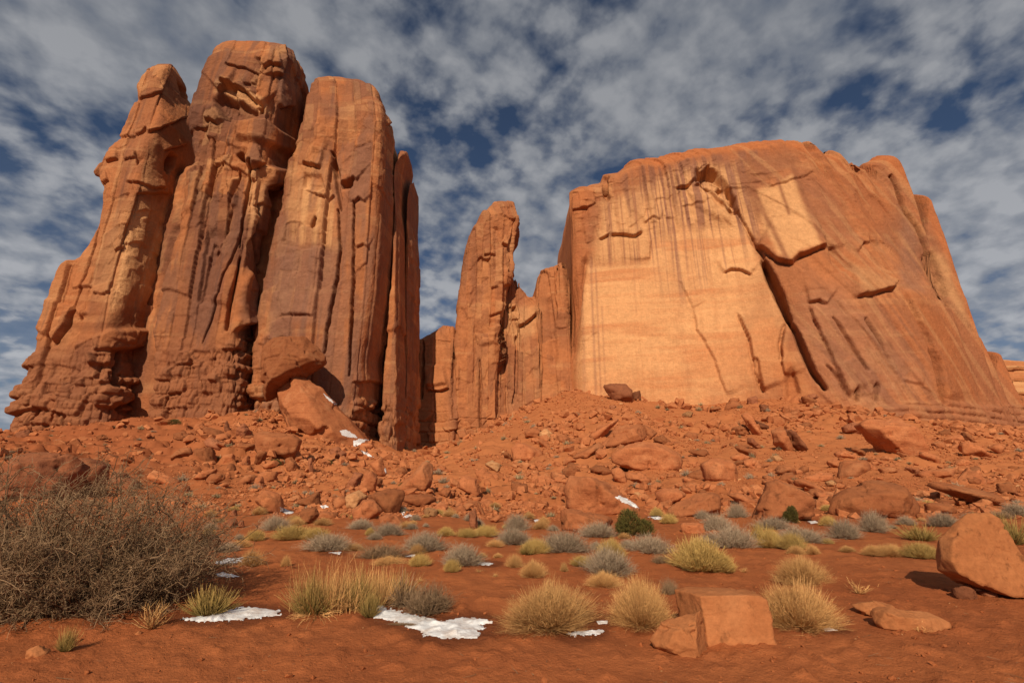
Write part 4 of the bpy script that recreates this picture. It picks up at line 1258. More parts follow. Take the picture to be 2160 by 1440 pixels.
# outline, material, label (None: described from its neighbours further down)
BOULDERS = [
 (R3(785,60,830,38,950,42,1010,90,1000,190,860,180,815,130), 'd', 'rounded dark boulder standing against the foot of the pale cliff face'),
 (R3(1015,110,1085,95,1085,180,1020,165), 'd', None),
 (R3(820,220,880,220,865,265,835,260), 'd', None),
 (R3(640,470,880,330,905,345,715,520), 'r', 'long tilted slab leaning on the left shoulder of a big square block'),
 (R3(775,530,880,390,1110,385,1120,480,1040,545,900,575,780,555), 'r', 'big square block with dark shadow under its overhanging lower edge'),
 (R3(1110,385,1140,400,1225,450,1130,525,1115,520), 'r', None),
 (R3(1200,490,1260,465,1340,530,1310,565,1210,520), 'r', None),
 (R3(865,640,990,560,1080,540,1270,550,1380,620,1410,690,1380,760,1110,780,960,730,880,690), 'r', 'widest smooth rounded boulder in the middle of the right slope'),
 (R3(960,790,1100,790,1170,850,1140,890,970,840), 'r', None),
 (R3(1150,890,1210,865,1270,880,1190,945,1160,935), 'r', None),
 (R3(470,900,500,820,640,825,800,890,860,1000,1060,1060,1150,1130,900,1150,530,1130,470,1060), 'r', 'huge sloping block with a white streak of snow on its right edge'),
 (R3(410,1110,520,1095,880,1170,890,1240,600,1290,430,1260), 'r', 'low layered block half hidden by grey bushes left of the juniper'),
 (R3(1215,960,1290,920,1440,935,1490,960,1330,1060,1230,1020), 'r', None),
 (R3(1330,1090,1400,1040,1600,960,1720,960,1740,1010,1730,1130,1480,1160,1350,1130), 'r', 'broad low rounded boulder right of the dark green juniper'),
 (R3(1430,1240,1450,1215,1610,1210,1620,1300,1440,1290), 'r', 'low red block between juniper and grey bushes at the slope foot'),
 (R3(1480,800,1600,755,1650,790,1630,850,1500,830), 'r', None),
 (R3(1620,720,1700,670,1850,680,1910,760,1900,850,1650,850), 'r', 'large blunt boulder half sunk in rubble under the slanting crack'),
 (R3(1460,900,1500,870,1560,890,1560,950,1480,950), 'r', None),
 (R3(1475,600,1640,590,1665,640,1590,655), 'r', None),
 (R3(1880,570,1930,555,2050,620,2045,665,1920,610), 'r', None),
 (R3(1840,650,1950,625,2010,660,1900,690), 'r', None),
 (R3(1825,970,1930,960,2090,1030,2050,1065,1950,1050), 'r', None),
 (R3(110,440,170,400,235,430,220,495,115,480), 'r', None),
 (R3(235,450,290,415,350,460,330,500,245,495), 'p', 'pale tan chipped rock between two small red blocks on the slope'),
 (R3(375,480,430,465,485,490,470,540,380,535), 'r', None),
 (R3(485,500,590,490,590,540,490,550), 'r', None),
 (R3(0,580,50,540,130,555,270,620,180,690,10,680), 'r', None),
 (R3(510,640,730,530,770,570,640,670,550,660), 'r', 'ribbed slab with slanting beds below the leaning slab'),
 (R3(840,760,900,740,960,790,970,890,850,840), 'r', None),
 (R3(430,760,480,730,580,770,560,820,440,830), 'r', None),
 (R3(215,830,280,820,370,850,355,880,230,860), 'r', None),
 (R3(0,860,120,880,130,950,0,960), 'r', None),
 (R3(1440,290,1480,270,1530,285,1510,320,1450,315), 'p', 'pale yellow rock lying high on the slope below the sheer face'),
 (R3(1030,955,1070,950,1095,980,1050,1000), 'p', None),
 (R3(1940,310,1970,290,2030,320,2120,490,2070,480,1980,380), 'r', 'long curved slab tipped downhill below the slanting crack'),
 (R3(2045,340,2160,390,2160,420,2080,410), 'd', None),
 (R3(1870,410,1960,380,2000,420,1970,480,1880,460), 'r', None),
 (R3(1990,490,2030,500,2120,590,2080,590,1990,530), 'd', None),
 (R3(1990,160,2060,140,2070,210,2000,215), 'd', None),
 (R3(2080,120,2160,120,2160,150,2090,155), 'd', None),
 (R3(2090,210,2160,220,2160,280,2100,260), 'd', None),
 (R4(805,400,870,340,1100,340,1300,530,1280,660,1110,670,1050,600,880,490), 'r', 'great tilted block sliding downhill with a black shadow on its left'),
 (R4(640,400,720,360,790,420,760,460,660,440), 'd', None),
 (R4(1650,570,1680,520,1860,630,1830,665,1660,620), 'r', 'wedge shaped slab casting a dark shadow near the right edge'),
 (R4(1510,490,1620,460,1640,530,1530,520), 'r', None),
 (R4(1640,440,1700,480,1740,530,1700,540,1650,500), 'r', None),
 (R4(-100,1190,-85,1080,0,900,80,865,200,890,330,1000,430,1120,300,1175,150,1200), 'r', 'big rounded boulder with a small green juniper growing before it'),
 (R4(580,1010,680,930,880,880,1050,890,1200,970,1245,1050,1230,1110,1100,1175,700,1160,540,1110), 'r', 'widest low boulder behind the grey bushes right of the small juniper'),
 (R4(1350,880,1500,880,1900,960,2010,1050,1990,1090,1700,1020,1370,920), 'r', 'long flat slab bridging a black gap at the right'),
 (R4(1290,770,1570,745,1580,780,1480,830,1300,820), 'r', 'flat layered slab stacked just above the long bridging slab'),
 (R4(1580,860,1690,745,1740,850,1840,860,1800,890,1600,890), 'r', None),
 (R4(1945,880,2040,870,2085,920,2060,970,1960,950), 'r', None),
 (R4(1340,1040,1520,1035,1585,1110,1530,1140,1350,1110), 'r', 'round layered boulder under the long flat slab'),
 (R4(1265,1130,1380,1125,1390,1170,1270,1180), 'r', None),
 (R4(90,840,140,790,220,780,230,850,120,865), 'r', None),
 (R4(600,830,640,690,820,690,850,760,720,830), 'r', 'smooth pale faced slab with a dark left edge above the widest low boulder'),
 (R4(280,830,420,780,560,790,540,850,380,860), 'r', None),
 (R4(230,850,290,840,470,920,440,950,260,900), 'r', None),
 (R4(490,860,540,850,590,885,560,905,500,895), 'p', 'pale tan rock lodged above the widest low boulder'),
 (R4(500,690,560,670,620,730,600,760,520,730), 'r', None),
 (R4(40,450,110,410,200,570,150,610,50,530), 'r', None),
 (R4(110,410,180,420,300,560,280,600,200,540), 'd', None),
 (R4(570,620,620,590,740,650,700,670,590,650), 'r', None),
 (R4(700,590,740,570,820,620,790,640), 'r', None),
 (R4(950,750,1060,740,1090,780,970,800), 'r', None),
 (R4(1150,740,1260,760,1300,800,1230,790), 'd', None),
 (R4(860,670,930,680,1000,715,960,720), 'r', None),
 (R4(20,650,80,640,150,690,60,700), 'p', None),
 (R4(180,290,240,250,290,300,220,335), 'r', None), (R4(360,250,420,230,460,270,400,300), 'r', None),
 (R4(260,170,380,120,430,150,310,210), 'd', None),
 (R4(1400,540,1450,520,1490,560,1430,590), 'r', None), (R4(1590,720,1640,670,1710,690,1690,740), 'r', None),
 (R2(0,240,60,210,200,220,300,230,370,280,340,390,220,420,90,450,20,330), 'r', 'large grooved boulder left of the fallen beaked slab'),
 (R2(620,360,690,330,760,380,730,430,650,440), 'd', None),
 (R2(310,560,360,535,415,560,390,610,320,600), 'r', None), (R2(250,440,300,410,350,480,340,540,270,540), 'r', None),
 (R2(440,430,470,420,490,540,450,550), 'd', None), (R2(0,590,50,575,70,680,0,690), 'r', None),
 (R2(960,470,1060,420,1110,580,1030,560), 'r', None),
 (R2(1170,690,1290,600,1350,530,1400,470,1460,455,1490,510,1470,640,1440,700), 'r', 'pointed knobbly rock rising like a tooth at the gully mouth'),
 (R2(870,690,930,550,980,540,1020,600,1000,690,930,720), 'r', 'upright split boulder with a crack down its middle'),
 (R2(770,650,830,550,900,560,860,690,780,690), 'd', None),
 (R2(760,740,860,700,930,740,870,850,770,870), 'p', None),
 (R2(820,860,900,780,1000,785,1050,870,980,940,830,945), 'r', 'front block of the boulder pile left of centre'),
 (R2(930,740,1120,690,1240,690,1240,760,1190,870,1100,890,1030,830), 'r', 'large block at the back of the central boulder pile with pale top'),
 (R2(1040,920,1150,890,1250,950,1260,990,1050,980), 'r', None), (R2(1480,850,1560,790,1620,830,1600,900,1540,900), 'r', None),
 (R2(1410,860,1450,840,1530,860,1520,920,1430,910), 'p', None), (R2(1240,740,1480,730,1530,770,1440,840,1250,790), 'r', None),
 (R2(1640,860,1780,800,1850,810,1750,870), 'r', None), (R2(1800,880,1850,860,1870,1000,1840,1030,1800,980), 'd', 'narrow upright red stone standing like a post at the slope foot'),
 (R2(1860,780,1880,790,1940,900,1900,910), 'r', None),
 (R2(1700,640,1760,570,1850,600,1890,720,1850,740,1700,660), 'r', None), (R2(1850,540,1920,500,1990,560,1940,600,1880,590), 'r', None),
 (R2(1930,480,1990,445,2080,480,2030,540), 'p', None), (R2(1540,720,1580,670,1650,690,1630,760), 'r', None),
 (R2(0,740,100,690,200,740,205,870,120,890,10,800), 'r', 'squared boulder with shaded right face and snow beside it'),
 (R2(330,800,520,710,540,830,500,840,420,810), 'r', None), (R2(380,860,500,840,530,900,480,970,390,980), 'r', None),
 (R2(520,900,560,870,680,880,670,930,540,930), 'r', None), (R2(720,700,750,690,760,760,730,780), 'r', None),
 (R2(1970,940,2060,890,2080,920,2010,970), 'r', None),
 (R1(0,680,90,540,200,420,380,390,580,420,640,460,540,590,480,760,200,800,-40,800), 'd', 'big dark red outcrop at the left edge behind the bare brown bush'),
 (R1(580,500,640,440,730,430,850,500,800,720,570,740), 'd', 'smooth red boulder right of a black cleft behind the bare brown bush'),
 (R1(900,620,960,540,1060,560,1130,620,1130,690,920,680), 'd', None),
 (R1(1255,590,1300,520,1500,600,1480,660,1270,610), 'r', 'long orange boulder lying like a log on the left slope'),
 (R1(1435,430,1520,340,1600,340,1615,390,1450,435), 'r', None), (R1(1650,430,1640,350,1780,330,1790,460,1660,460), 'r', 'square block with a dark right side high on the left slope'),
 (R1(1730,290,1790,250,1940,320,1930,390,1790,350), 'd', None), (R1(1460,220,1560,200,1600,240,1570,280,1480,260), 'r', None),
 (R1(1700,190,1740,160,1890,200,1880,260,1710,250), 'r', None), (R1(1900,180,1915,100,1950,190,1930,210), 'd', None),
 (R1(2000,180,2060,130,2100,180,2080,240,2000,230), 'd', None), (R1(1640,150,1700,130,1730,170,1660,210), 'r', None),
 (R1(1980,240,2160,230,2100,280,2000,280), 'r', None), (R1(1950,310,2160,300,2080,370,1960,370), 'r', None),
 (R1(1880,400,1960,390,1980,460,1890,470), 'r', None), (R1(2050,430,2100,400,2100,500,2040,490), 'r', None),
 (R1(1740,640,1780,560,1890,560,1890,600,1790,650), 'r', None), (R1(1600,600,1700,540,1830,510,1810,550,1720,610), 'r', None),
 (R1(1820,660,1900,625,1940,640,1880,675), 'r', None),
 (R1(1690,1190,1700,1130,1800,1065,1845,1160,1780,1210), 'd', 'rock with a shaded right face beside snow right of the bare bush'),
 (R1(1920,1000,1930,940,1970,930,2005,965,1995,1010), 'd', 'largest dark stone of the small heap beside the bare bush'),
 (R1(1935,915,1960,870,1985,855,1992,910), 'd', 'thin dark stone standing on top of the small heap'),
 (R1(2010,960,2050,950,2060,1005,2015,1010), 'd', None), (R1(1860,980,1900,965,1925,990,1900,1010), 'd', None),
 (R1(155,235,165,205,240,180,255,240,190,265), 'd', 'dark cube shaped rock at the far left foot of the butte'),
 (R1(1210,160,1250,140,1290,170,1260,190), 'r', None), (R1(820,240,870,225,910,260,840,275), 'r', None),
]


def px_of(o):
    a, b = proj(np.array(o.location))
    return float(a), float(b)


_named, _todo = [], []
for pts, m, lab in BOULDERS:
    xs = [p[0] for p in pts]; ys = [p[1] for p in pts]
    w, h = max(xs) - min(xs), max(ys) - min(ys)
    o = rock_px(pts, m, sub=5 if w > 85 else 4, amp=0.022 if w > 60 else 0.03, strata=0.012 if w > 40 else 0.0)
    c = ((min(xs) + max(xs)) / 2, (min(ys) + max(ys)) / 2)
    if lab:
        tag(o, lab, 'boulder')
        _named.append((c, lab))
    else:
        _todo.append((o, c, w, h, m))

# the two pieces of the great fallen slab with a beak, lying against the butte
SLAB_UP = [(556, 715), (600, 708), (642, 709), (672, 730), (684, 752), (680, 768), (640, 792), (600, 800), (562, 825), (553, 770)]
o = rock_px(SLAB_UP + [(560, 850)], 'r', thick=9, sub=6, seed=5, depth=94, grow=1.03, sink=0.0, front=(-0.5, 0.25), amp=0.018, strata=0.02)
tag(o, 'beaked orange boulder jutting right on top of the fallen slab', 'boulder')
o2 = rock_px([(572, 800), (612, 782), (680, 822), (722, 872), (752, 902), (792, 942), (740, 962), (640, 962), (608, 905), (588, 855)], 'r', thick=12, sub=6, seed=11, depth=93, grow=1.03,
             front=(-0.35, 0.4), amp=0.018, strata=0.02)
tag(o2, 'long fallen slab with snow in its ledges leaning down from the butte', 'boulder')
DIRS = (('right of', 1, 0), ('left of', -1, 0), ('above', 0, -1), ('below', 0, 1))
_used = set()
_LETTER = ('', 'next ', 'third ', 'fourth ', 'fifth ', 'sixth ', 'seventh ', 'eighth ', 'ninth ', 'tenth ')
for o, c, w, h, m in sorted(_todo, key=lambda t: -t[2] * t[3]):
    shape = 'flat' if w > 2.0 * h else 'upright' if h > 1.15 * w else 'blocky' if w * h > 300 else 'stubby'
    tone = {'r': 'red', 'p': 'pale', 'd': 'dark'}[m]
    size = 'medium' if w * h > 500 else 'small'
    best = None
    for nc, nl in sorted(_named, key=lambda t: (t[0][0] - c[0]) ** 2 + (t[0][1] - c[1]) ** 2)[:4]:
        dx, dy = c[0] - nc[0], c[1] - nc[1]
        rel = ('right of' if dx > 0 else 'left of') if abs(dx) > abs(dy) * 1.6 else ('below' if dy > 0 else 'above') if abs(dy) > abs(dx) else ('down right of' if dx > 0 else 'down left of') if dy > 0 else ('up right of' if dx > 0 else 'up left of')
        short = ' '.join(nl.split()[:6])
        for stop in (' with', ' lying', ' in ', ' at ', ' behind', ' right', ' left', ' between', ' stacked', ' of the', ' rising', ' casting', ' below', ' under', ' leaning', ' sliding', ' tipped', ' standing', ' lodged', ' on ', ' half', ' high', ' jutting', ' bridging', ' down', ' beside', ' like'):
            if stop in short and short.index(stop) > 8:
                short = short[:short.index(stop)]
        t = f'{size} {shape} {tone} rock {rel} the {short}'
        if t not in _used:
            best = t
            break
    if best is None:
        for k in range(1, 10):
            if _LETTER[k] + t not in _used:
                best = _LETTER[k] + t
                break
    _used.add(best)
    tag(o, best, 'rock')
# ------------------------------------------------------------------ boulders close to the camera
o = rock_px([(1962, 1172), (1972, 1142), (2008, 1106), (2042, 1084), (2080, 1081), (2102, 1094), (2128, 1145), (2152, 1205), (2166, 1238), (2150, 1250), (2108, 1252), (2052, 1242), (2005, 1222), (1975, 1202)],
            'h', thick=0.42, sub=6, seed=3, sink=0.0, grow=1.0, k=110, ncut=1, amp=0.012, strata=0.006, depth=hit(2050, 1262)[1], front=(0.12, 0.22), extra=[((-0.85, 0.5, 0.25), 0.47)], tilt=(0.0, 0.2), tback=(0.9, 1.2))
tag(o, 'large leaning orange boulder balanced on small stones at the right edge', 'boulder')
for pts, lab in (([(2014, 1240), (2040, 1232), (2056, 1240), (2058, 1264), (2030, 1266), (2016, 1256)], 'left stone wedged under the large leaning boulder'),
                 ([(2068, 1246), (2096, 1242), (2098, 1258), (2074, 1260)], 'right stone wedged under the large leaning boulder')):
    tag(rock_px(pts, 'd', sub=4, thick=0.16, name='stone'), lab, 'stone')
g = hit(1530, 1362)
fx = lambda p: (p - 1527) / F * g[1]
o = rock_px([(1432, 1252), (1470, 1246), (1590, 1246), (1606, 1256), (1622, 1358), (1505, 1360), (1436, 1322)], 'h', thick=0.40, sub=6, seed=8, sink=0.08, grow=1.0, k=120, ncut=0,
            amp=0.008, strata=0.008, front=(0.05, 0.12), extra=[((-0.97, -0.30, 0.0), 0.32)], tilt=(0.0, 0.06))
tag(o, 'square sandstone block with a flat front beside straw bushes', 'boulder')
o = rock_px([(1374, 1348), (1396, 1312), (1440, 1298), (1488, 1287), (1504, 1330), (1502, 1362), (1462, 1383), (1400, 1374), (1380, 1362)], 'h', thick=0.42, sub=6, seed=21, sink=0.05, grow=1.03, ncut=1,
            amp=0.02, front=(-0.15, 0.3), extra=[((0.85, -0.5, 0.1), 0.17)])
tag(o, 'tan wedge shaped rock in front of the square sandstone block', 'boulder')
o = rock_px([(1846, 1312), (1850, 1288), (1874, 1280), (1958, 1290), (1988, 1306), (1990, 1324), (1960, 1332), (1880, 1330), (1855, 1324)], 'h', thick=0.34, sub=6, seed=31, sink=0.1, grow=1.03, ncut=2,
            amp=0.018, front=(0.2, 0.35), extra=[((-0.98, 0.10, 0.1), 0.36)])
tag(o, 'long rounded rock with a dark left end lying on the bare sand', 'boulder')
o = rock_px([(1798, 1277), (1830, 1270), (1868, 1272), (1890, 1284), (1880, 1302), (1840, 1300)], 'h', thick=0.3, sub=5, seed=33, sink=0.1)
tag(o, 'low flat rock just behind the long rounded rock', 'boulder')
tag(rock_px([(57, 1388), (66, 1366), (80, 1363), (98, 1376), (88, 1390), (62, 1392)], 'h', thick=0.14, sub=4, name='stone'), 'flat triangular stone on sand below the bare brown bush', 'stone')
tag(rock_px([(282, 1338), (292, 1330), (298, 1332), (296, 1340)], 'h', thick=0.05, sub=3, name='stone'), 'tiny red stone by the foot of the dry straw sprig', 'stone')

# ------------------------------------------------------------------ small rocks and rubble on the slope
RG = np.random.RandomState(23)


def chips(n, seed):
    """little convex stones: hull of a few random points"""
    out = []
    rs = np.random.RandomState(seed)
    for i in range(n):
        bm = bmesh.new()
        sc3 = rs.uniform(0.55, 1.15, 3) * (1, 1, 0.75)
        for p in rs.normal(size=(13, 3)):
            bm.verts.new(Vector(p / np.linalg.norm(p) * sc3))
        r = bmesh.ops.convex_hull(bm, input=bm.verts)
        bmesh.ops.delete(bm, geom=[e for e in r['geom_interior'] if isinstance(e, bmesh.types.BMVert)], context='VERTS')
        bmesh.ops.triangulate(bm, faces=bm.faces)
        bm.verts.index_update()
        out.append((np.array([v.co[:] for v in bm.verts]), np.array([[v.index for v in f.verts] for f in bm.faces])))
        bm.free()
    return out


CH = chips(14, 5)


def rot3(rs):
    a = rs.normal(size=(3, 3))
    q, _ = np.linalg.qr(a)
    return q


def scatter_mesh(name, pos, size, mat, seed, kind, flat=0.8):
    rs = np.random.RandomState(seed)
    Vs, Fs, off = [], [], 0
    for p, s in zip(pos, size):
        V, Fc = CH[rs.randint(len(CH))]
        W = V @ rot3(rs).T * s
        W[:, 2] *= flat
        Vs.append(W + p); Fs.append(Fc + off); off += len(V)
    o = mk(name, np.concatenate(Vs), np.concatenate(Fs), mat, smooth=False)
    o['kind'] = kind
    return o


def slope_points(n, rs, y0, y1, dens):
    """random ground points, even over the picture; dens(px, py) 0..1 keeps or drops"""
    Y = np.exp(rs.uniform(np.log(y0), np.log(y1), n))
    a = rs.uniform(-1.22, 1.22, n)
    X = a * Y
    Z = H(X, Y)
    P = np.stack([X, Y, Z], 1)
    px, py = proj(P)
    keep = rs.rand(n) < dens(px, py)
    return P[keep]


def dens_rub(px, py):
    d = 0.30 + 0.70 * sstep(350, 480, px)
    d = d * sstep(1112, 1060, py) * (0.25 + 0.75 * sstep(-0.25, 0.35, fbm(px * 0.012, py * 0.03, 4.0, 3)))
    d = d * (1 - 0.6 * poly_mask(px, py, [(860, 990), (1060, 885), (1160, 830), (1200, 870), (960, 1010)], 20))
    return d


P = slope_points(90000, RG, 19, 150, dens_rub)
s = 0.0031 * P[:, 1] * (0.35 + RG.pareto(1.6, len(P)) * 0.8)
s = np.clip(s, 0.05, 0.017 * P[:, 1])
s = np.minimum(s, 0.0018 * P[:, 1] * (1.5 + 9 * sstep(-0.35, 0.4, fbm(P[:, 0] * 0.07, P[:, 1] * 0.05, 6.6, 3))))
scatter_mesh('rubble', P + np.array([0, 0, 1]) * (s * 0.25)[:, None], s, M_RUBBLE, 3, 'stuff')
P = slope_points(1500, RG, 22, 150, dens_rub)
s = np.clip(0.002 * P[:, 1] * (0.4 + RG.pareto(2.0, len(P)) * 0.7), 0.05, 0.006 * P[:, 1])
scatter_mesh('pale_rubble', P + np.array([0, 0, 1]) * (s * 0.3)[:, None], s, M_PALE, 4, 'stuff')

PROTO = []
for i in range(10):
    a = RG.uniform(0, 2 * np.pi, 9); a.sort()
    r = RG.uniform(0.75, 1.1, 9)
    asp = RG.uniform(0.45, 0.9)
    V, Fc = plane_rock(np.stack([np.cos(a) * r * 0.5, np.sin(a) * r * 0.5 * asp], 1), RG.uniform(0.5, 0.9), 700 + i, 3, amp=0.05)
    PROTO.append((V, Fc))
P = slope_points(1300, RG, 22, 140, lambda a, b: dens_rub(a, b) * (a > 10) * (a < 2150))
GRP = {'left': ('angular red rock among rubble below the tall split butte', 'loose rocks below the tall butte'),
       'right': ('angular red rock strewn on the slope below the broad mesa', 'loose rocks below the broad mesa')}
meshes = {}
cnt = 0
for p in P:
    if cnt >= 230:
        break
    px, py = proj(p)
    if py < 845:
        continue
    i = RG.randint(10)
    if i not in meshes:
        ob = mk('rock', *PROTO[i], M_BOULDER)
        meshes[i] = ob
    else:
        ob = meshes[i].copy()
        COL.objects.link(ob)
    k = p[1] / F * RG.choice([17, 23, 31, 42], p=[.35, .3, .22, .13])
    ob.scale = (k * RG.uniform(.8, 1.25), k * RG.uniform(.8, 1.25), k * RG.uniform(.75, 1.1))
    ob.rotation_euler = (RG.uniform(-.5, .5), RG.uniform(-.5, .5), RG.uniform(0, 6.28))
    ob.location = p + np.array([0, 0, 0.16 * k])
    lab, gr = GRP['left' if px < 960 else 'right']
    tag(ob, lab, 'rock', gr)
    cnt += 1

# gravel and clods on the sand close by
P = slope_points(20000, RG, 3.4, 24, lambda a, b: 0.25 + 0.75 * sstep(-0.2, 0.5, fbm(a * 0.006, b * 0.02, 9.0, 3)) * (0.5 + 0.5 * sstep(900, 1700, a)))
s = 0.0055 * (0.4 + RG.pareto(2.0, len(P)) * 0.9)
s = np.clip(s, 0.003, 0.036)
scatter_mesh('gravel', P + np.array([0, 0, 1]) * (s * 0.3)[:, None], s, M_GROUND, 6, 'stuff')
P = slope_points(1800, RG, 3.6, 24, lambda a, b: 0.8 + 0 * a)
s = np.clip(0.004 * (0.4 + RG.pareto(2.2, len(P)) * 0.9), 0.002, 0.015)
scatter_mesh('pale_gravel', P + np.array([0, 0, 1]) * (s * 0.3)[:, None], s, M_PALE, 7, 'stuff')

# ------------------------------------------------------------------ snow left in the shade
bpy.context.view_layer.update()
_dg = bpy.context.evaluated_depsgraph_get()


def cast(px, py):
    P = unproj(px, py, 10.0)
    d = Vector(P - np.array([0, 0, CAMZ])).normalized()
    ok, loc, nrm, *_ = scn.ray_cast(_dg, Vector((0, 0, CAMZ)), d)
    return np.array(loc) if ok else None


SNOWV = []


def snow(pts, lab, thick=0.03, n=46, soft=1.2, seed=0):
    xs = [p[0] for p in pts]; ys = [p[1] for p in pts]
    x0, x1, y0, y1 = min(xs) - 2, max(xs) + 2, min(ys) - 1.5, max(ys) + 1.5
    nx = n
    ny = max(8, int(n * min(1.0, (y1 - y0) / (x1 - x0) * 2.0)))
    gx, gy = np.meshgrid(np.linspace(x0, x1, nx), np.linspace(y0, y1, ny))
    sx = (x1 - x0) / 90.0
    wx = gx + 3.2 * sx * fbm(gx * 0.16, gy * 0.4, seed, 4); wy = gy + 2.4 * min(sx, 1.2) * fbm(gx * 0.16, gy * 0.4, seed + 9, 4)
    sd = poly_sd(wx, wy, pts)
    P = np.zeros((ny, nx, 3)); ok = np.ones((ny, nx), bool)
    for i in range(ny):
        for j in range(nx):
            c = cast(gx[i, j], gy[i, j])
            if c is None:
                ok[i, j] = False
            else:
                P[i, j] = c
    hgt = thick * np.clip(sd / soft / max(1.0, sx), -0.7, 1.0)
    thick = thick * 0.35
    hgt = np.where(sd > 0, thick * np.sqrt(np.clip(sd / (soft * max(1.0, sx)), 0, 1)), -thick * 0.6) * (0.8 + 0.3 * fbm(P[..., 0] * 7, P[..., 1] * 9, seed, 3))
    P[..., 2] += hgt
    inside = (sd > -0.8 * max(sx, 0.4)) & ok
    idx = -np.ones((ny, nx), int)
    Fc = []
    for i in range(ny - 1):
        for j in range(nx - 1):
            q = [(i, j), (i, j + 1), (i + 1, j + 1), (i + 1, j)]
            if all(inside[a] for a in q):
                pp = np.array([P[a] for a in q])
                if np.ptp(pp[:, 1]) < 0.35 * (1 + pp[0, 1] * 0.2):
                    Fc.append([a * nx + b for a, b in q])
    if not Fc:
        return
    # one patch is one piece: keep its largest connected part
    lab_ = {}
    def root_(a):
        while lab_.setdefault(a, a) != a:
            a = lab_[a]
        return a
    for f in Fc:
        for a in f[1:]:
            lab_[root_(a)] = root_(f[0])
    rr = [root_(f[0]) for f in Fc]
    best = max(set(rr), key=rr.count)
    Fc = [f for f, r_ in zip(Fc, rr) if r_ == best]
    Fc = np.array(Fc)[:, ::-1]
    u, inv = np.unique(Fc, return_inverse=True)
    V = P.reshape(-1, 3)[u]
    c = V.mean(0)
    SNOWV.append(V)
    o = mk('snow_patch', V - c, inv.reshape(-1, 4), M_SNOW)
    o.location = c
    tag(o, lab, 'snow')


snow([(372, 1305), (440, 1298), (470, 1286), (520, 1279), (592, 1287), (590, 1298), (510, 1307), (420, 1311)], 'ragged snow strip between the bare bush and the grass clump', 0.05, 70, 2)
snow([(752, 1274), (772, 1270), (788, 1282), (800, 1274), (822, 1284), (856, 1292), (900, 1302), (940, 1310), (966, 1304), (1002, 1302), (1042, 1311), (1015, 1318), (1020, 1324), (1005, 1331), (1016, 1341),
      (1000, 1346), (940, 1345), (895, 1340), (888, 1331), (860, 1322), (820, 1308), (790, 1302), (788, 1292)], 'largest snow patch, spilling from under the grass clump toward the front', 0.05, 110, 2.2, 2)
snow([(1190, 1335), (1230, 1329), (1278, 1328), (1270, 1337), (1210, 1342)], 'narrow snow strip at the foot of the wide straw bush', 0.03, 44, 1.4, 3)
snow([(1258, 1309), (1282, 1308), (1282, 1315), (1262, 1316)], 'small snow spot between the two near straw bushes', 0.02, 30, 1.2, 4)
snow([(450, 1186), (478, 1177), (516, 1175), (512, 1185), (460, 1191)], 'flat snow patch below the shaded rock beside the bare bush', 0.03, 40, 1.4, 5)
snow([(452, 1210), (470, 1206), (508, 1215), (480, 1218), (460, 1215)], 'thin snow streak on sand right of the bare bush', 0.02, 36, 1.2, 6)
snow([(1003, 1186), (1022, 1184), (1044, 1188), (1030, 1192), (1008, 1191)], 'snow strip right of the grey bush with a yellow tuft', 0.02, 30, 1.2, 7)
snow([(1728, 1326), (1750, 1322), (1768, 1329), (1745, 1332)], 'small bright snow scrap right of the leaning straw bush', 0.02, 30, 1.2, 8)
snow([(692, 1165), (722, 1162), (716, 1169)], 'short snow sliver under a grey bush above the grass clump', 0.02, 26, 1.0, 9)
snow([(852, 1172), (876, 1168), (874, 1175)], 'small snow spot beside a round straw tuft', 0.02, 26, 1.0, 10)
snow([(1294, 1045), (1312, 1047), (1358, 1069), (1346, 1072), (1308, 1057)], 'long white snow streak on the huge sloping block', 0.06, 40, 1.2, 11)
snow([(716, 908), (730, 906), (744, 914), (757, 924), (742, 922), (722, 919)], 'snow wedge on a ledge of the long fallen slab', 0.2, 30, 1.0, 12)
snow([(744, 930), (760, 925), (788, 927), (770, 931), (756, 940), (744, 944)], 'snow tongue at the lower end of the long fallen slab', 0.2, 30, 1.0, 13)
snow([(590, 1068), (602, 1073), (622, 1080), (606, 1085), (592, 1078)], 'snow in the shadow of the squared boulder', 0.05, 28, 1.0, 14)
snow([(674, 1066), (686, 1064), (695, 1069), (680, 1072)], 'snow scrap beside a flat rock on the lower left slope', 0.04, 26, 1.0, 15)
snow([(846, 1080), (854, 1068), (858, 1076), (850, 1088)], 'bluish snow in the shade right of the central boulder pile', 0.05, 26, 1.0, 16)
snow([(848, 1090), (862, 1083), (872, 1087), (858, 1092)], 'broken snow on sand below the central boulder pile', 0.04, 26, 1.0, 17)
snow([(932, 1083), (942, 1075), (960, 1086), (946, 1088)], 'triangular snow patch under a tilted rock at the slope foot', 0.05, 26, 1.0, 18)
snow([(810, 988), (816, 986), (819, 996), (813, 998)], 'snow chip in a crevice at the gully mouth', 0.12, 22, 0.8, 19)
snow([(680, 828), (690, 834), (706, 848), (716, 858), (702, 852), (690, 842)], 'snow streak high on the right side of the fallen slab', 0.2, 28, 0.8, 20)
snow([(760, 948), (776, 954), (790, 964), (780, 964), (766, 956)], 'snow line in the gully right of the fallen slab', 0.2, 26, 0.8, 21)
snow([(1364, 1090), (1388, 1088), (1410, 1093), (1385, 1096)], 'snow dusting on flat rocks right of the juniper', 0.04, 28, 1.0, 22)
snow([(1702, 1098), (1720, 1098), (1728, 1102), (1710, 1104)], 'snow strip in the black shade by the big rounded boulder', 0.03, 26, 1.0, 23)
snow([(1126, 1096), (1138, 1094), (1140, 1099), (1128, 1100)], 'snow bit on rocks left of the layered block', 0.04, 24, 1.0, 24)


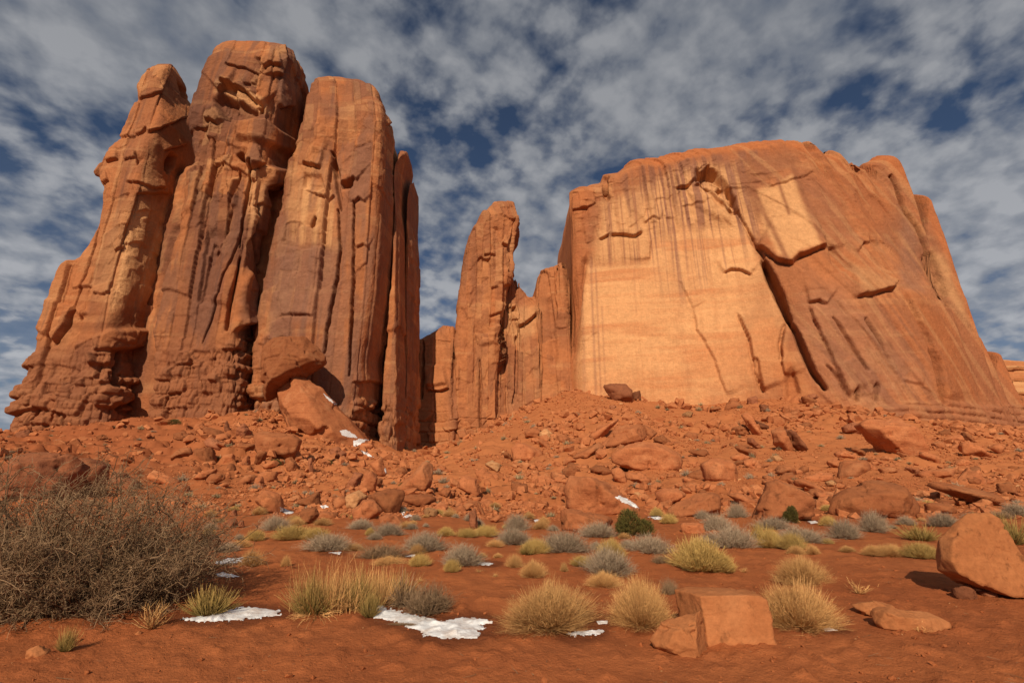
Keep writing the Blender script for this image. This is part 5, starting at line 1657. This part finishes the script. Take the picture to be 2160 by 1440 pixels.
def damp_rims():
    from mathutils.kdtree import KDTree
    S = np.concatenate([v for v in SNOWV if v[:, 1].mean() < 22])
    kd = KDTree(len(S))
    for i, v in enumerate(S):
        kd.insert(v, i)
    kd.balance()
    me = GROUND.data
    V = np.empty(len(me.vertices) * 3, np.float32)
    me.vertices.foreach_get('co', V)
    V = V.reshape(-1, 3)
    d = np.zeros(len(V))
    lo, hi = S.min(0) - 0.6, S.max(0) + 0.6
    near = np.where((V[:, 0] > lo[0]) & (V[:, 0] < hi[0]) & (V[:, 1] > lo[1]) & (V[:, 1] < hi[1]))[0]
    for i in near:
        d[i] = kd.find(V[i])[2]
    r = 0.16 * (1 + 0.6 * fbm(V[near, 0] * 3, V[near, 1] * 3, 1.0, 3))
    m = np.zeros(len(V))
    m[near] = sstep(r * 1.6, r * 0.4, d[near])
    at = me.color_attributes.new('damp', 'FLOAT_COLOR', 'POINT')
    c = np.ones((len(V), 4), np.float32)
    c[:, :3] = m[:, None]
    at.data.foreach_set('color', c.ravel())


damp_rims()
# ------------------------------------------------------------------ shrubs and grasses
SG = np.random.RandomState(91)


def ribbons(pts, wid, tone, tipv, rs):
    """pts (n, k, 3) centre lines -> thin tapering blades"""
    n, k, _ = pts.shape
    tan = np.gradient(pts, axis=1)
    r = rs.normal(size=(n, 1, 3))
    side = np.cross(tan, np.broadcast_to(r, tan.shape))
    side /= np.linalg.norm(side, axis=-1, keepdims=True) + 1e-9
    t = np.linspace(0, 1, k)[None, :, None]
    w = wid[:, None, None] * (1 - 0.75 * t)
    V = np.stack([pts - side * w / 2, pts + side * w / 2], 2).reshape(-1, 3)
    base = (np.arange(n) * k * 2)[:, None] + (np.arange(k - 1) * 2)[None, :]
    Fc = np.stack([base, base + 1, base + 3, base + 2], -1).reshape(-1, 4)
    c = np.zeros((n, k, 2, 3))
    c[..., 0] = np.clip(tone[:, None, None] + 0.25 * (np.linspace(0, 1, k)[None, :, None] - 0.5), 0, 1)
    c[..., 1] = (tipv[:, None] * np.linspace(0, 1, k)[None, :] ** 2)[..., None]
    return V, Fc, c.reshape(-1, 3)


def join(parts):
    Vs, Fs, Cs, off = [], [], [], 0
    for V, Fc, c in parts:
        Vs.append(V); Fs.append(Fc + off); Cs.append(c); off += len(V)
    return np.concatenate(Vs), np.concatenate(Fs), np.concatenate(Cs)


def strands(rs, n, R, Hh, th_max=1.25, root=0.25, wid=0.006, curl=0.25, jitter=0.06, k=6, subs=2, th_min=0.0, tip=0.6, rough=0.15, droop=0.0, power=0.75, sl=1.0):
    """fine stems fanning out of one root into a dome of half-width R and height Hh"""
    phi = rs.uniform(0, 2 * np.pi, n)
    th = th_min + (th_max - th_min) * rs.rand(n) ** power
    L = (1 - rough) + rough * rs.rand(n) * 1.4
    L *= 0.72 + 0.28 * rs.rand(n)
    # lumps: the crown is not an even ball
    lump = 1 + 0.22 * np.sin(phi * 2 + rs.rand() * 6) * np.sin(th) + 0.16 * np.sin(phi * 5 + rs.rand() * 6)
    L *= lump
    tgt = np.stack([np.cos(phi) * np.sin(th) * R, np.sin(phi) * np.sin(th) * R, np.cos(th) * Hh + 0.02], -1) * L[:, None]
    b = np.stack([np.cos(phi) * R, np.sin(phi) * R, 0 * phi], -1) * (root * np.sqrt(rs.rand(n)))[:, None]
    t = np.linspace(0, 1, k)[None, :, None]
    mid = b + (tgt - b) * 0.5
    mid[:, :2] *= 1 + curl * np.sin(th)[:, None]
    mid[:, 2] *= 1 - curl * 0.8 * np.sin(th)
    pts = (1 - t) ** 2 * b[:, None] + 2 * t * (1 - t) * mid[:, None] + t ** 2 * tgt[:, None]
    jit = rs.normal(size=pts.shape) * jitter * Hh
    pts = pts + np.cumsum(jit, 1) * t * 0.5
    pts[..., 2] -= droop * Hh * t[..., 0] ** 3
    pts[..., 2] = np.maximum(pts[..., 2], 0.0)
    tone = rs.rand(n)
    out = [ribbons(pts, wid * rs.uniform(0.7, 1.3, n), tone, np.full(n, tip) * rs.rand(n), rs)]
    for q in range(subs):
        f = rs.uniform(0.35, 0.9, n)
        idx = f * (k - 1); i0 = idx.astype(int); fr = (idx - i0)[:, None]
        p0 = pts[np.arange(n), i0] * (1 - fr) + pts[np.arange(n), np.minimum(i0 + 1, k - 1)] * fr
        d = pts[np.arange(n), np.minimum(i0 + 1, k - 1)] - pts[np.arange(n), i0]
        d /= np.linalg.norm(d, axis=1, keepdims=True) + 1e-9
        d = d + rs.normal(size=d.shape) * 0.45
        d[:, 2] += 0.15
        d /= np.linalg.norm(d, axis=1, keepdims=True)
        ll = Hh * rs.uniform(0.10, 0.30, n) * sl
        tt = np.linspace(0, 1, 3)[None, :, None]
        ps = p0[:, None] + d[:, None] * ll[:, None, None] * tt
        ps[..., 2] = np.maximum(ps[..., 2], 0.0)
        out.append(ribbons(ps, wid * 0.7 * np.ones(n), np.clip(tone + 0.15, 0, 1), np.full(n, tip), rs))
    return join(out)


def plant_proto(kind, seed):
    """unit plants: half-width 0.5, height 1"""
    rs = np.random.RandomState(seed)
    if kind == 'straw':
        return strands(rs, 3600, 0.5, 0.98, 1.5, 0.16, 0.0042, 0.30, 0.020, 6, 2, tip=0.5, rough=0.12, sl=0.5), M_STRAW
    if kind == 'yellow':
        return strands(rs, 2200, 0.5, 0.98, 1.4, 0.28, 0.0075, 0.25, 0.03, 6, 3, tip=0.9, rough=0.12, sl=0.6), M_YELLOW
    if kind == 'grey':
        return strands(rs, 1300, 0.5, 0.95, 1.45, 0.30, 0.0075, 0.2, 0.05, 6, 4, tip=0.6, rough=0.22, sl=0.7), M_GREY
    if kind == 'green':
        return strands(rs, 800, 0.5, 1.0, 1.25, 0.22, 0.013, 0.35, 0.012, 6, 0, tip=0.9, rough=0.35, droop=0.08), M_GREEN
    if kind == 'brown':
        return strands(rs, 900, 0.5, 0.95, 1.45, 0.40, 0.0085, 0.15, 0.06, 6, 3, tip=0.3, rough=0.4), M_TWIG
    if kind == 'sprig':
        return strands(rs, 70, 0.5, 0.95, 1.3, 0.08, 0.022, 0.2, 0.06, 5, 1, tip=0.6, rough=0.5), M_STRAW
    if kind == 'tuft':
        return strands(rs, 150, 0.5, 0.9, 1.35, 0.25, 0.040, 0.2, 0.03, 4, 0, tip=0.3, rough=0.3), M_TUFT
    if kind == 'greytuft':
        return strands(rs, 150, 0.5, 0.9, 1.35, 0.3, 0.034, 0.2, 0.05, 4, 1, tip=0.3, rough=0.3), M_GREY


PM = {}


def kx(g):
    """metres per photo pixel across, at a ground point"""
    return (g[1] * cp + (g[2] - CAMZ) * sp) / F


def kz(g):
    """metres per photo pixel for something upright there"""
    return (g[1] * cp + (g[2] - CAMZ) * sp) ** 2 / g[1] / F


def plant(kind, cx, by, w, h, label, cat, group=None, variant=None, name=None, twist=None, part='stems'):
    g = hit(cx, by)
    Y = g[1]
    nm = name or {'straw': 'straw_bush', 'yellow': 'yellow_bush', 'grey': 'grey_bush', 'green': 'grass_clump', 'brown': 'bare_bush', 'sprig': 'dry_sprig', 'tuft': 'grass_tuft', 'greytuft': 'small_bush'}[kind]
    vr = SG.randint(3) if variant is None else variant
    key = (kind, vr)
    if key not in PM:
        (V, Fc, c), m = plant_proto(kind, 40 + hash_kind(kind) * 7 + vr)
        wq = max(np.percentile(np.abs(V[:, :2]), 99) * 2, 1e-3)
        V = V / np.array([wq, wq, np.percentile(V[:, 2], 99.7)])
        o = mk(nm, V, Fc, m, None, True, c)
        PM[key] = o
    else:
        o = PM[key].copy()
        o.name = nm
        COL.objects.link(o)
    wm, hm = w * kx(g), h * kz(g)
    g2 = np.array([g[0], Y + wm * 0.25, 0.0]); g2[2] = H(g2[0], g2[1])
    g2[0] = (cx - CX) / F * (g2[1] * cp + (g2[2] - CAMZ) * sp)
    hm = max(float(proj(g2)[1]) - (by - h), 0.45 * h) * kz(g2)
    o.location = (g2[0], g2[1], g2[2] - 0.015 * hm)
    # the unit plant reaches about 0.95 of its box
    wm *= 1.14 if kind == 'straw' else 1.05
    o.scale = (wm, min(wm, hm * 2.2), hm)
    o.rotation_euler = (0, 0, (SG.uniform(-0.5, 0.5) if twist is None else twist) + math.pi * SG.randint(2))
    for k_ in ('label', 'category', 'group', 'kind'):
        if k_ in o:
            del o[k_]
    return tag(o, label, cat, group)


def hash_kind(k):
    return ['straw', 'yellow', 'grey', 'green', 'brown', 'sprig', 'tuft', 'greytuft'].index(k)


SHRUBS = [
 ('straw', 1160, 1338, 212, 112, 'wide straw coloured bush with a snow strip at its foot'),
 ('straw', 1352, 1328, 138, 112, 'rounded straw bush just left of the square sandstone block'),
 ('straw', 1684, 1330, 160, 110, 'straw bush against the right side of the square sandstone block'),
 ('straw', 1692, 1234, 100, 64, 'neat round straw bush alone on sand left of the leaning boulder'),
 ('straw', 1125, 1218, 58, 38, 'small domed straw tuft on bare sand behind the wide straw bush'),
 ('straw', 1275, 1242, 78, 38, 'low wispy straw tuft in front of a tall grey bush'),
 ('straw', 1085, 1197, 30, 30, 'little straw tuft up left of the small domed one'),
 ('straw', 880, 1168, 28, 22, 'round straw ball nestling against a grey bush'),
 ('straw', 1880, 1176, 62, 30, 'broad low straw tuft left of the leaning boulder'),
 ('straw', 1788, 1166, 36, 16, 'tiny flat straw tuft on sand right of the yellow clumps'),
 ('straw', 1842, 1174, 42, 26, 'pale straw tuft left of the broad low straw tuft'),
 ('straw', 530, 1195, 40, 38, 'upright straw tuft right of the snow by the bare bush'),
 ('straw', 602, 1196, 18, 26, 'thin straw tuft behind the left end of the grass clump'),
 ('straw', 820, 1195, 60, 24, 'fine straw tuft peeping over the grass clump'),
 ('straw', 1190, 1206, 14, 22, 'slim green straw tuft on bare sand in the middle'),
 ('straw', 1715, 1170, 30, 22, 'small straw tuft at the end of the yellow clumps'),
 ('yellow', 1478, 1208, 128, 78, 'brightest yellow bush, full and rounded, on sand right of centre'),
 ('yellow', 1528, 1210, 52, 44, 'small yellow bush joined to the right of the brightest one'),
 ('yellow', 885, 1196, 42, 30, 'small golden tuft on sand above the grass clump'),
 ('yellow', 953, 1208, 32, 30, 'narrow golden tuft in front of a grey bush'),
 ('yellow', 615, 1140, 70, 34, 'yellow clump in the row left of centre'),
 ('yellow', 664, 1140, 52, 30, 'dull yellow clump at the right of the first yellow clump'),
 ('yellow', 538, 1142, 34, 26, 'yellow tuft at the left end of the shrub row'),
 ('yellow', 780, 1130, 22, 18, 'tiny yellow tuft between two grey bushes'),
 ('yellow', 940, 1132, 40, 22, 'low yellow tuft in the row above the snow strip'),
 ('yellow', 985, 1134, 40, 22, 'second low yellow tuft in the row above the snow strip'),
 ('yellow', 1025, 1132, 46, 26, 'yellow tuft beside the upright red post stone'),
 ('yellow', 1290, 1180, 66, 46, 'golden crown showing behind the tall grey bush'),
 ('yellow', 1130, 1170, 50, 36, 'yellow tuft at the left of a mixed clump in the middle row'),
 ('yellow', 1228, 1196, 46, 26, 'yellow tuft tucked against the left of the tall grey bush'),
 ('yellow', 1626, 1156, 52, 44, 'yellow green clump right of the grey thicket'),
 ('yellow', 1672, 1162, 50, 40, 'second yellow clump right of the grey thicket'),
 ('yellow', 1944, 1180, 62, 38, 'low golden bush half hidden by the leaning boulder'),
 ('green', 1942, 1142, 70, 40, 'green and yellow spiky clump up left of the leaning boulder'),
 ('green', 2130, 1150, 76, 66, 'tall spiky clump at the right edge behind the leaning boulder'),
 ('green', 1602, 1140, 36, 40, 'spiky green clump inside the grey thicket'),
 ('green', 1110, 1172, 34, 30, 'small spiky clump left of the mixed middle clump'),
 ('grey', 580, 1120, 62, 36, 'grey bush at the left end of the shrub row'),
 ('grey', 692, 1166, 102, 44, 'wide grey bush above the left end of the grass clump'),
 ('grey', 762, 1118, 62, 26, 'grey bush below the central boulder pile'),
 ('grey', 820, 1130, 66, 30, 'dark grey bush right of the one below the boulder pile'),
 ('grey', 896, 1164, 96, 46, 'big grey bush with a round straw ball at its foot'),
 ('brown', 806, 1182, 110, 40, 'brown grey bush just above the grass clump'),
 ('grey', 976, 1194, 90, 50, 'rounded grey bush with a golden tuft in front'),
 ('grey', 1090, 1120, 52, 40, 'upright grey bush at the slope foot left of the layered block'),
 ('grey', 1084, 1150, 88, 40, 'grey bush in front of the upright one'),
 ('grey', 1190, 1168, 110, 52, 'wide grey bush in the mixed middle clump'),
 ('grey', 1262, 1134, 82, 36, 'low grey bush before the layered block'),
 ('grey', 1372, 1170, 90, 46, 'grey bush in front of the juniper'),
 ('grey', 1284, 1216, 112, 66, 'tall grey bush with a golden crown in mid field'),
 ('grey', 1545, 1156, 96, 52, 'biggest grey bush of the thicket right of the juniper'),
 ('grey', 1512, 1120, 62, 40, 'upper grey bush of the thicket right of the juniper'),
 ('grey', 1556, 1092, 40, 34, 'dark grey bush in front of the broad low boulder'),
 ('grey', 1690, 1148, 110, 40, 'wide grey bush below the big rounded boulder'),
 ('grey', 1630, 1118, 80, 30, 'grey bush at the foot of the big rounded boulder'),
 ('grey', 1784, 1138, 64, 46, 'round grey bush left of a taller one near the right'),
 ('grey', 1846, 1124, 60, 50, 'taller grey bush before the widest low boulder'),
 ('grey', 1912, 1108, 34, 22, 'small grey bush right of the widest low boulder'),
 ('grey', 1990, 1112, 60, 34, 'grey bush behind the top left of the leaning boulder'),
 ('grey', 2146, 1090, 50, 34, 'grey bush at the right edge below the flat slabs'),
 ('grey', 1930, 1068, 40, 22, 'grey bush in the black gap under the long flat slab'),
 ('grey', 1008, 1112, 26, 20, 'small grey bush left of the red post stone'),
 ('grey', 480, 1165, 44, 24, 'small grey bush behind the snow by the bare bush'),
 ('grey', 1500, 1150, 40, 28, 'low grey bush left of the thicket'),
 ('sprig', 320, 1334, 84, 78, 'dry straw sprig at the right foot of the bare bush'),
 ('green', 442, 1302, 92, 74, 'green grassy clump leaning out of the bare bush over snow'),
 ('green', 138, 1378, 34, 62, 'thin green sprout standing in front of the bare bush'),
 ('sprig', 1812, 1256, 56, 36, 'bare dry sprig in front of the leaning boulder shadow'),
 ('sprig', 1940, 1338, 74, 30, 'dry sprig at the front of the long rounded rock'),
 ('sprig', 885, 1228, 24, 14, 'dry curled sprig on sand above the large snow patch'),
 ('sprig', 1010, 1208, 22, 10, 'dry curled sprig right of the narrow golden tuft'),
 ('sprig', 1045, 1218, 28, 14, 'dry forked sprig on sand left of the domed straw tuft'),
 ('sprig', 490, 1255, 30, 14, 'small dry sprig on sand right of the bare bush'),
 ('sprig', 1570, 1208, 24, 14, 'dry sprig right of the brightest yellow bush'),
 ('brown', 1395, 1190, 40, 24, 'little brown bush left of the brightest yellow bush'),
 ('brown', 1413, 1256, 38, 40, 'dark twiggy bush behind the rounded straw bush'),
 ('brown', 2110, 1095, 60, 20, 'low dark bush behind the leaning boulder'),
]
for kd, cx, by, w, h, lab in SHRUBS:
    cat = {'straw': 'bush', 'yellow': 'bush', 'grey': 'bush', 'green': 'grass', 'brown': 'bush', 'sprig': 'twig'}[kd]
    plant(kd, cx, by, w, h, lab, cat)

# small tufts filling the shrub row, none of them told apart in the photo
LOOSE = {'straw': ('small straw tuft among the bushes along the foot of the slope', 'straw tufts in the shrub row', 'grass'), 'yellow': ('small yellow tuft among the bushes along the foot of the slope', 'yellow tufts in the shrub row', 'grass'),
         'grey': ('small grey bush filling the shrub row along the foot of the slope', 'small grey bushes in the shrub row', 'bush')}
_n = 0
while _n < 78:
    cx, by = SG.uniform(430, 2150), SG.uniform(1072, 1185)
    if by > 1165 and SG.rand() < 0.6 or any(abs(cx - q[1]) < 0.42 * q[3] and -6 < q[2] - by < 0.8 * q[4] for q in SHRUBS):
        continue
    kd = SG.choice(['straw', 'yellow', 'grey'], p=[.42, .24, .34])
    w = SG.uniform(18, 46) * (0.6 + 0.4 * (by - 1060) / 120)
    plant(kd, cx, by, w, w * SG.uniform(0.5, 0.72), LOOSE[kd][0], LOOSE[kd][2], LOOSE[kd][1])
    _n += 1

# the big grass and yucca clump left of centre: several fans of blades grown together
def big_clump():
    g = hit(655, 1302)
    root = empty('grass_clump', tuple(g))
    tag(root, 'biggest grass clump, green at the foot and straw yellow on top', 'grass')
    rs = np.random.RandomState(17)
    k, k2 = kx(g), kz(g) * 1.25

    def fan(name, dx, dy, w, h, n, mat, tip, th=1.2, root_=0.25, wid=0.006, droop=0.1, curl=0.3, subs=0, rough=0.4, thmin=0.0):
        V, Fc, c = strands(rs, n, w * k / 2, h * k2, th, root_, wid, curl, 0.012, 7, subs, th_min=thmin, tip=tip, rough=rough, droop=droop)
        X, Y = g[0] + dx * k, g[1] + dy
        V = V + np.array([X - g[0], dy, float(H(X, Y)) - g[2]])
        mk(name, V, Fc, mat, root, True, c)
    fan('blades', -5, 0.10, 150, 88, 900, M_GREEN, 1.0, wid=0.0055)
    fan('blades', 30, 0.25, 170, 90, 800, M_STRAW, 0.8, wid=0.0055)
    fan('blades', 80, 0.35, 150, 80, 800, M_GREEN, 1.0, wid=0.0055)
    fan('blades', 120, 0.60, 160, 82, 900, M_STRAW, 0.6, wid=0.0055)
    fan('blades', 150, 0.80, 150, 68, 500, M_GREEN, 1.0, wid=0.0055)
    fan('straw_stalks', 50, 0.30, 230, 108, 150, M_STRAW, 0.8, th=1.2, root_=0.5, wid=0.0045, droop=0.0, curl=0.1, subs=1)
    fan('straw_stalks', -40, 0.25, 110, 92, 80, M_STRAW, 0.8, th=1.2, root_=0.5, wid=0.0045, droop=0.0, curl=0.1, subs=1)
    fan('dead_blades', 10, 0.05, 150, 60, 260, M_STRAW, 0.2, th=1.5, thmin=0.6, wid=0.007, droop=0.35, rough=0.7)
    fan('dead_blades', 180, 0.45, 120, 76, 700, M_TWIG, 0.5, th=1.5, thmin=0.3, wid=0.008, droop=0.25, rough=0.6)

big_clump()
plant('green', 780, 1304, 44, 62, 'small spiky green tuft standing in the largest snow patch', 'grass')
plant('brown', 905, 1300, 120, 74, 'brown twiggy bush behind the largest snow patch', 'bush', twist=0.2)
plant('brown', 855, 1328, 80, 16, 'flat brown twigs lying in front of the largest snow patch', 'twig')


# the big bare bush on the left
def tubes(P0, P1, r0, r1, tone, rs):
    n = len(P0)
    d = P1 - P0
    d /= np.linalg.norm(d, axis=1, keepdims=True) + 1e-9
    a = np.cross(d, rs.normal(size=d.shape)); a /= np.linalg.norm(a, axis=1, keepdims=True) + 1e-9
    b = np.cross(d, a)
    V = []
    for q in range(3):
        an = q * 2 * np.pi / 3
        V.append(P0 + (a * np.cos(an) + b * np.sin(an)) * r0[:, None])
    for q in range(3):
        an = q * 2 * np.pi / 3
        V.append(P1 + (a * np.cos(an) + b * np.sin(an)) * r1[:, None])
    V = np.stack(V, 1).reshape(-1, 3)
    o = (np.arange(n) * 6)[:, None]
    Fc = np.concatenate([o + np.array([[q, (q + 1) % 3, 3 + (q + 1) % 3, 3 + q]]) for q in range(3)], 0)
    c = np.zeros((n, 6, 3)); c[..., 0] = tone[:, None]
    return V, Fc, c.reshape(-1, 3)


def grow(rs, p, d, length, nseg, rad, wander, pull):
    """advance all branches together; returns node positions (n, nseg+1, 3)"""
    n = len(p)
    out = [p]
    st = length / nseg
    for i in range(nseg):
        d = d + rs.normal(size=d.shape) * wander + pull
        d /= np.linalg.norm(d, axis=1, keepdims=True)
        p = p + d * st[:, None]
        p[:, 2] = np.maximum(p[:, 2], 0.01)
        out.append(p)
    return np.stack(out, 1)


def big_bush():
    rs = np.random.RandomState(5)
    base = np.array([-5.75, 6.75, 0.0]); base[2] = H(base[0], base[1])
    root = empty('bare_bush', tuple(base))
    tag(root, 'huge tangled bare brown bush filling the lower left corner', 'bush')
    n1 = 400
    ph = rs.uniform(0, 2 * np.pi, n1)
    rr = np.sqrt(rs.rand(n1))
    p = np.stack([np.cos(ph) * rr * 1.25, np.sin(ph) * rr * 0.8, 0 * ph + 0.02], 1)
    d = np.stack([np.cos(ph) * (0.3 + rr), np.sin(ph) * (0.3 + rr) * 0.8, rs.uniform(0.35, 1.7, n1)], 1)
    d /= np.linalg.norm(d, axis=1, keepdims=True)
    edge = 1.0 - 0.30 * rr
    L1 = rs.uniform(0.55, 1.15, n1) * edge * (0.88 + 1.2 * d[:, 2])
    N1 = grow(rs, p, d, L1, 8, None, 0.24, np.array([0, 0, 0.03]))
    parts = []

    def add(N, r0, r1, tone):
        n, k, _ = N.shape
        for i in range(k - 1):
            a = r0 + (r1 - r0) * i / (k - 1); b = r0 + (r1 - r0) * (i + 1) / (k - 1)
            parts.append(tubes(N[:, i], N[:, i + 1], np.full(n, a), np.full(n, b), tone, rs))
    add(N1, 0.012, 0.005, rs.rand(n1) * 0.6)
    mk('branches', *join(parts)[:2], M_TWIG, root, True, join(parts)[2])
    parts = []

    def spawn(N, per, lo, hi, spread, up):
        n, k, _ = N.shape
        bi = np.repeat(np.arange(n), per)
        ki = rs.randint(1, k, len(bi))
        q = N[bi, ki]
        dd = N[bi, ki] - N[bi, ki - 1]
        dd /= np.linalg.norm(dd, axis=1, keepdims=True) + 1e-9
        dd = dd + rs.normal(size=dd.shape) * spread + np.array([0, 0, up])
        dd /= np.linalg.norm(dd, axis=1, keepdims=True)
        return q, dd, rs.uniform(lo, hi, len(bi))
    q, dd, LL = spawn(N1, 14, 0.14, 0.48, 0.8, 0.12)
    N2 = grow(rs, q, dd, LL, 5, None, 0.42, np.array([0, 0, 0.02]))
    add(N2, 0.0042, 0.0022, rs.rand(len(q)))
    q, dd, LL = spawn(N2, 7, 0.04, 0.17, 0.9, 0.05)
    N3 = grow(rs, q, dd, LL, 3, None, 0.5, np.zeros(3))
    J = join(parts + [ribbons(N3, np.full(len(q), 0.0042), rs.rand(len(q)), np.full(len(q), 0.4), rs)])
    mk('twigs', *J[:2], M_TWIG, root, True, J[2])
    # dead leaves caught on the twigs
    m = 60000
    i = rs.randint(len(N3), size=m)
    c = N3[i, rs.randint(0, 4, m)] + rs.normal(size=(m, 3)) * 0.008
    a = rs.normal(size=(m, 3)); a /= np.linalg.norm(a, axis=1, keepdims=True)
    b = np.cross(a, rs.normal(size=(m, 3))); b /= np.linalg.norm(b, axis=1, keepdims=True)
    s1 = rs.uniform(0.005, 0.012, m)[:, None]; s2 = s1 * rs.uniform(0.3, 0.6, (m, 1))
    V = np.stack([c - a * s1, c + b * s2, c + a * s1, c - b * s2], 1).reshape(-1, 3)
    Fc = np.arange(m * 4).reshape(-1, 4)
    col = np.zeros((m, 4, 3)); col[..., 0] = rs.rand(m)[:, None]
    mk('dead_leaves', V, Fc, M_LEAF, root, False, col.reshape(-1, 3))['kind'] = 'stuff'


big_bush()


# dry bits of stem lying about on the sand
def litter():
    rs = np.random.RandomState(12)
    P = slope_points(2600, rs, 3.6, 17, lambda a, b: 0.15 + 0.85 * sstep(0.0, 0.5, fbm(a * 0.008, b * 0.02, 2.0, 3)))
    n = len(P)
    an = rs.uniform(0, 6.28, n)
    L = rs.uniform(0.015, 0.09, n) * rs.rand(n)
    t = np.linspace(-1, 1, 4)
    X = P[:, 0, None] + np.cos(an)[:, None] * L[:, None] * t + rs.normal(size=(n, 4)) * 0.004
    Y = P[:, 1, None] + np.sin(an)[:, None] * L[:, None] * t + rs.normal(size=(n, 4)) * 0.004
    pts = np.stack([X, Y, H(X, Y) + 0.006 + 0.006 * rs.rand(n, 4)], -1)
    V, Fc, c = ribbons(pts, rs.uniform(0.002, 0.005, n), rs.rand(n), rs.rand(n), rs)
    mk('dry_litter', V, Fc, M_TWIG, None, True, c)['kind'] = 'stuff'


litter()


# ------------------------------------------------------------------ junipers
def juniper(cx, by, w, h, label, seed, lobes):
    rs = np.random.RandomState(seed)
    g = hit(cx, by)
    k = g[1] / F
    root = empty('juniper', (g[0], g[1] + 0.25 * w * k, g[2]))
    tag(root, label, 'bush')
    W, Hm = w * kx(g), h * kz(g)
    Vs = []
    n_l = 150
    for lx, ly, lw, lh in lobes:
        n = int(2600 * lw * lh / 0.4)
        u = rs.normal(size=(n, 3)); u /= np.linalg.norm(u, axis=1, keepdims=True)
        u *= (0.35 + 0.65 * rs.rand(n, 1) ** 0.5)
        u *= (1 + 0.25 * fbm(u[:, 0] * 3 + seed, u[:, 1] * 3, u[:, 2] * 3, 2))[:, None]
        c = np.stack([lx * W + u[:, 0] * lw * W * 0.5 * (1 - 0.35 * u[:, 2]), u[:, 1] * lw * W * 0.45, ly * Hm + u[:, 2] * lh * Hm * 0.5], 1)
        c[:, 2] = np.maximum(c[:, 2], 0.02 * Hm)
        d = np.stack([u[:, 0] * 0.45, u[:, 1] * 0.45, np.full(n, 0.8)], 1) + rs.normal(size=(n, 3)) * 0.3
        d /= np.linalg.norm(d, axis=1, keepdims=True)
        L = Hm * rs.uniform(0.05, 0.11, (n, 1))
        t = np.linspace(0, 1, 3)[None, :, None]
        pts = c[:, None] + d[:, None] * L[:, None] * t
        Vs.append(ribbons(pts, Hm * rs.uniform(0.012, 0.024, n), rs.rand(n), np.zeros(n), rs))
    J = join(Vs)
    mk('crown', *J[:2], M_JUNIPER, root, True, J[2])
    N = np.array([[[0, 0, -0.05 * Hm], [0.01 * W, 0, 0.2 * Hm], [-0.02 * W, 0, 0.45 * Hm]]])
    ps = [tubes(N[:, i], N[:, i + 1], np.array([0.03 * W]) * (1 - 0.3 * i), np.array([0.03 * W]) * (0.7 - 0.3 * i), np.array([0.2]), rs) for i in range(2)]
    J = join(ps)
    mk('trunk', *J[:2], M_TWIG, root, True, J[2])


juniper(1345, 1134, 84, 62, 'dark green juniper bush at the slope foot in the middle right', 3, [(-0.12, 0.48, 0.62, 0.95), (0.27, 0.30, 0.46, 0.6), (-0.3, 0.3, 0.4, 0.6)])
juniper(1677, 1104, 36, 38, 'small green juniper before the big rounded boulder', 4, [(0.05, 0.5, 0.6, 0.95), (-0.3, 0.35, 0.4, 0.6)])
for cx, by, w, h, lab in ((576, 984, 28, 16, 'dark green bush under the large grooved boulder'), (688, 982, 24, 14, 'dark green bush right of the one under the grooved boulder'),
                          (851, 1031, 26, 12, 'green bush on top of the central boulder pile'), (360, 896, 30, 14, 'dark green bush at the foot of the tall butte')):
    juniper(cx, by, w, h, lab, int(cx), [(0, 0.45, 0.95, 0.9)])

# small tufts and bushes dotted over the slope
P = slope_points(2600, SG, 21, 145, lambda a, b: (a > 5) * (a < 2155) * (b > 850) * (0.35 + 0.65 * poly_mask(a, b, [(880, 985), (1060, 890), (1200, 830), (1600, 860), (1800, 960), (1300, 1000), (980, 1040)], 30)))
ng = 0
for p in P:
    if ng >= 210:
        break
    px, py = proj(p)
    kd = 'tuft' if SG.rand() < 0.62 else 'greytuft'
    sz = SG.uniform(9, 17) if py < 1000 else SG.uniform(13, 26)
    lab, gr = {'tuft': ('small dry straw tuft dotted on the rocky slope', 'straw tufts on the slope'), 'greytuft': ('small grey bush dotted on the rocky slope', 'grey bushes on the slope')}[kd]
    plant(kd, float(px), float(py), sz, sz * SG.uniform(0.5, 0.7), lab, 'grass' if kd == 'tuft' else 'bush', gr)
    ng += 1
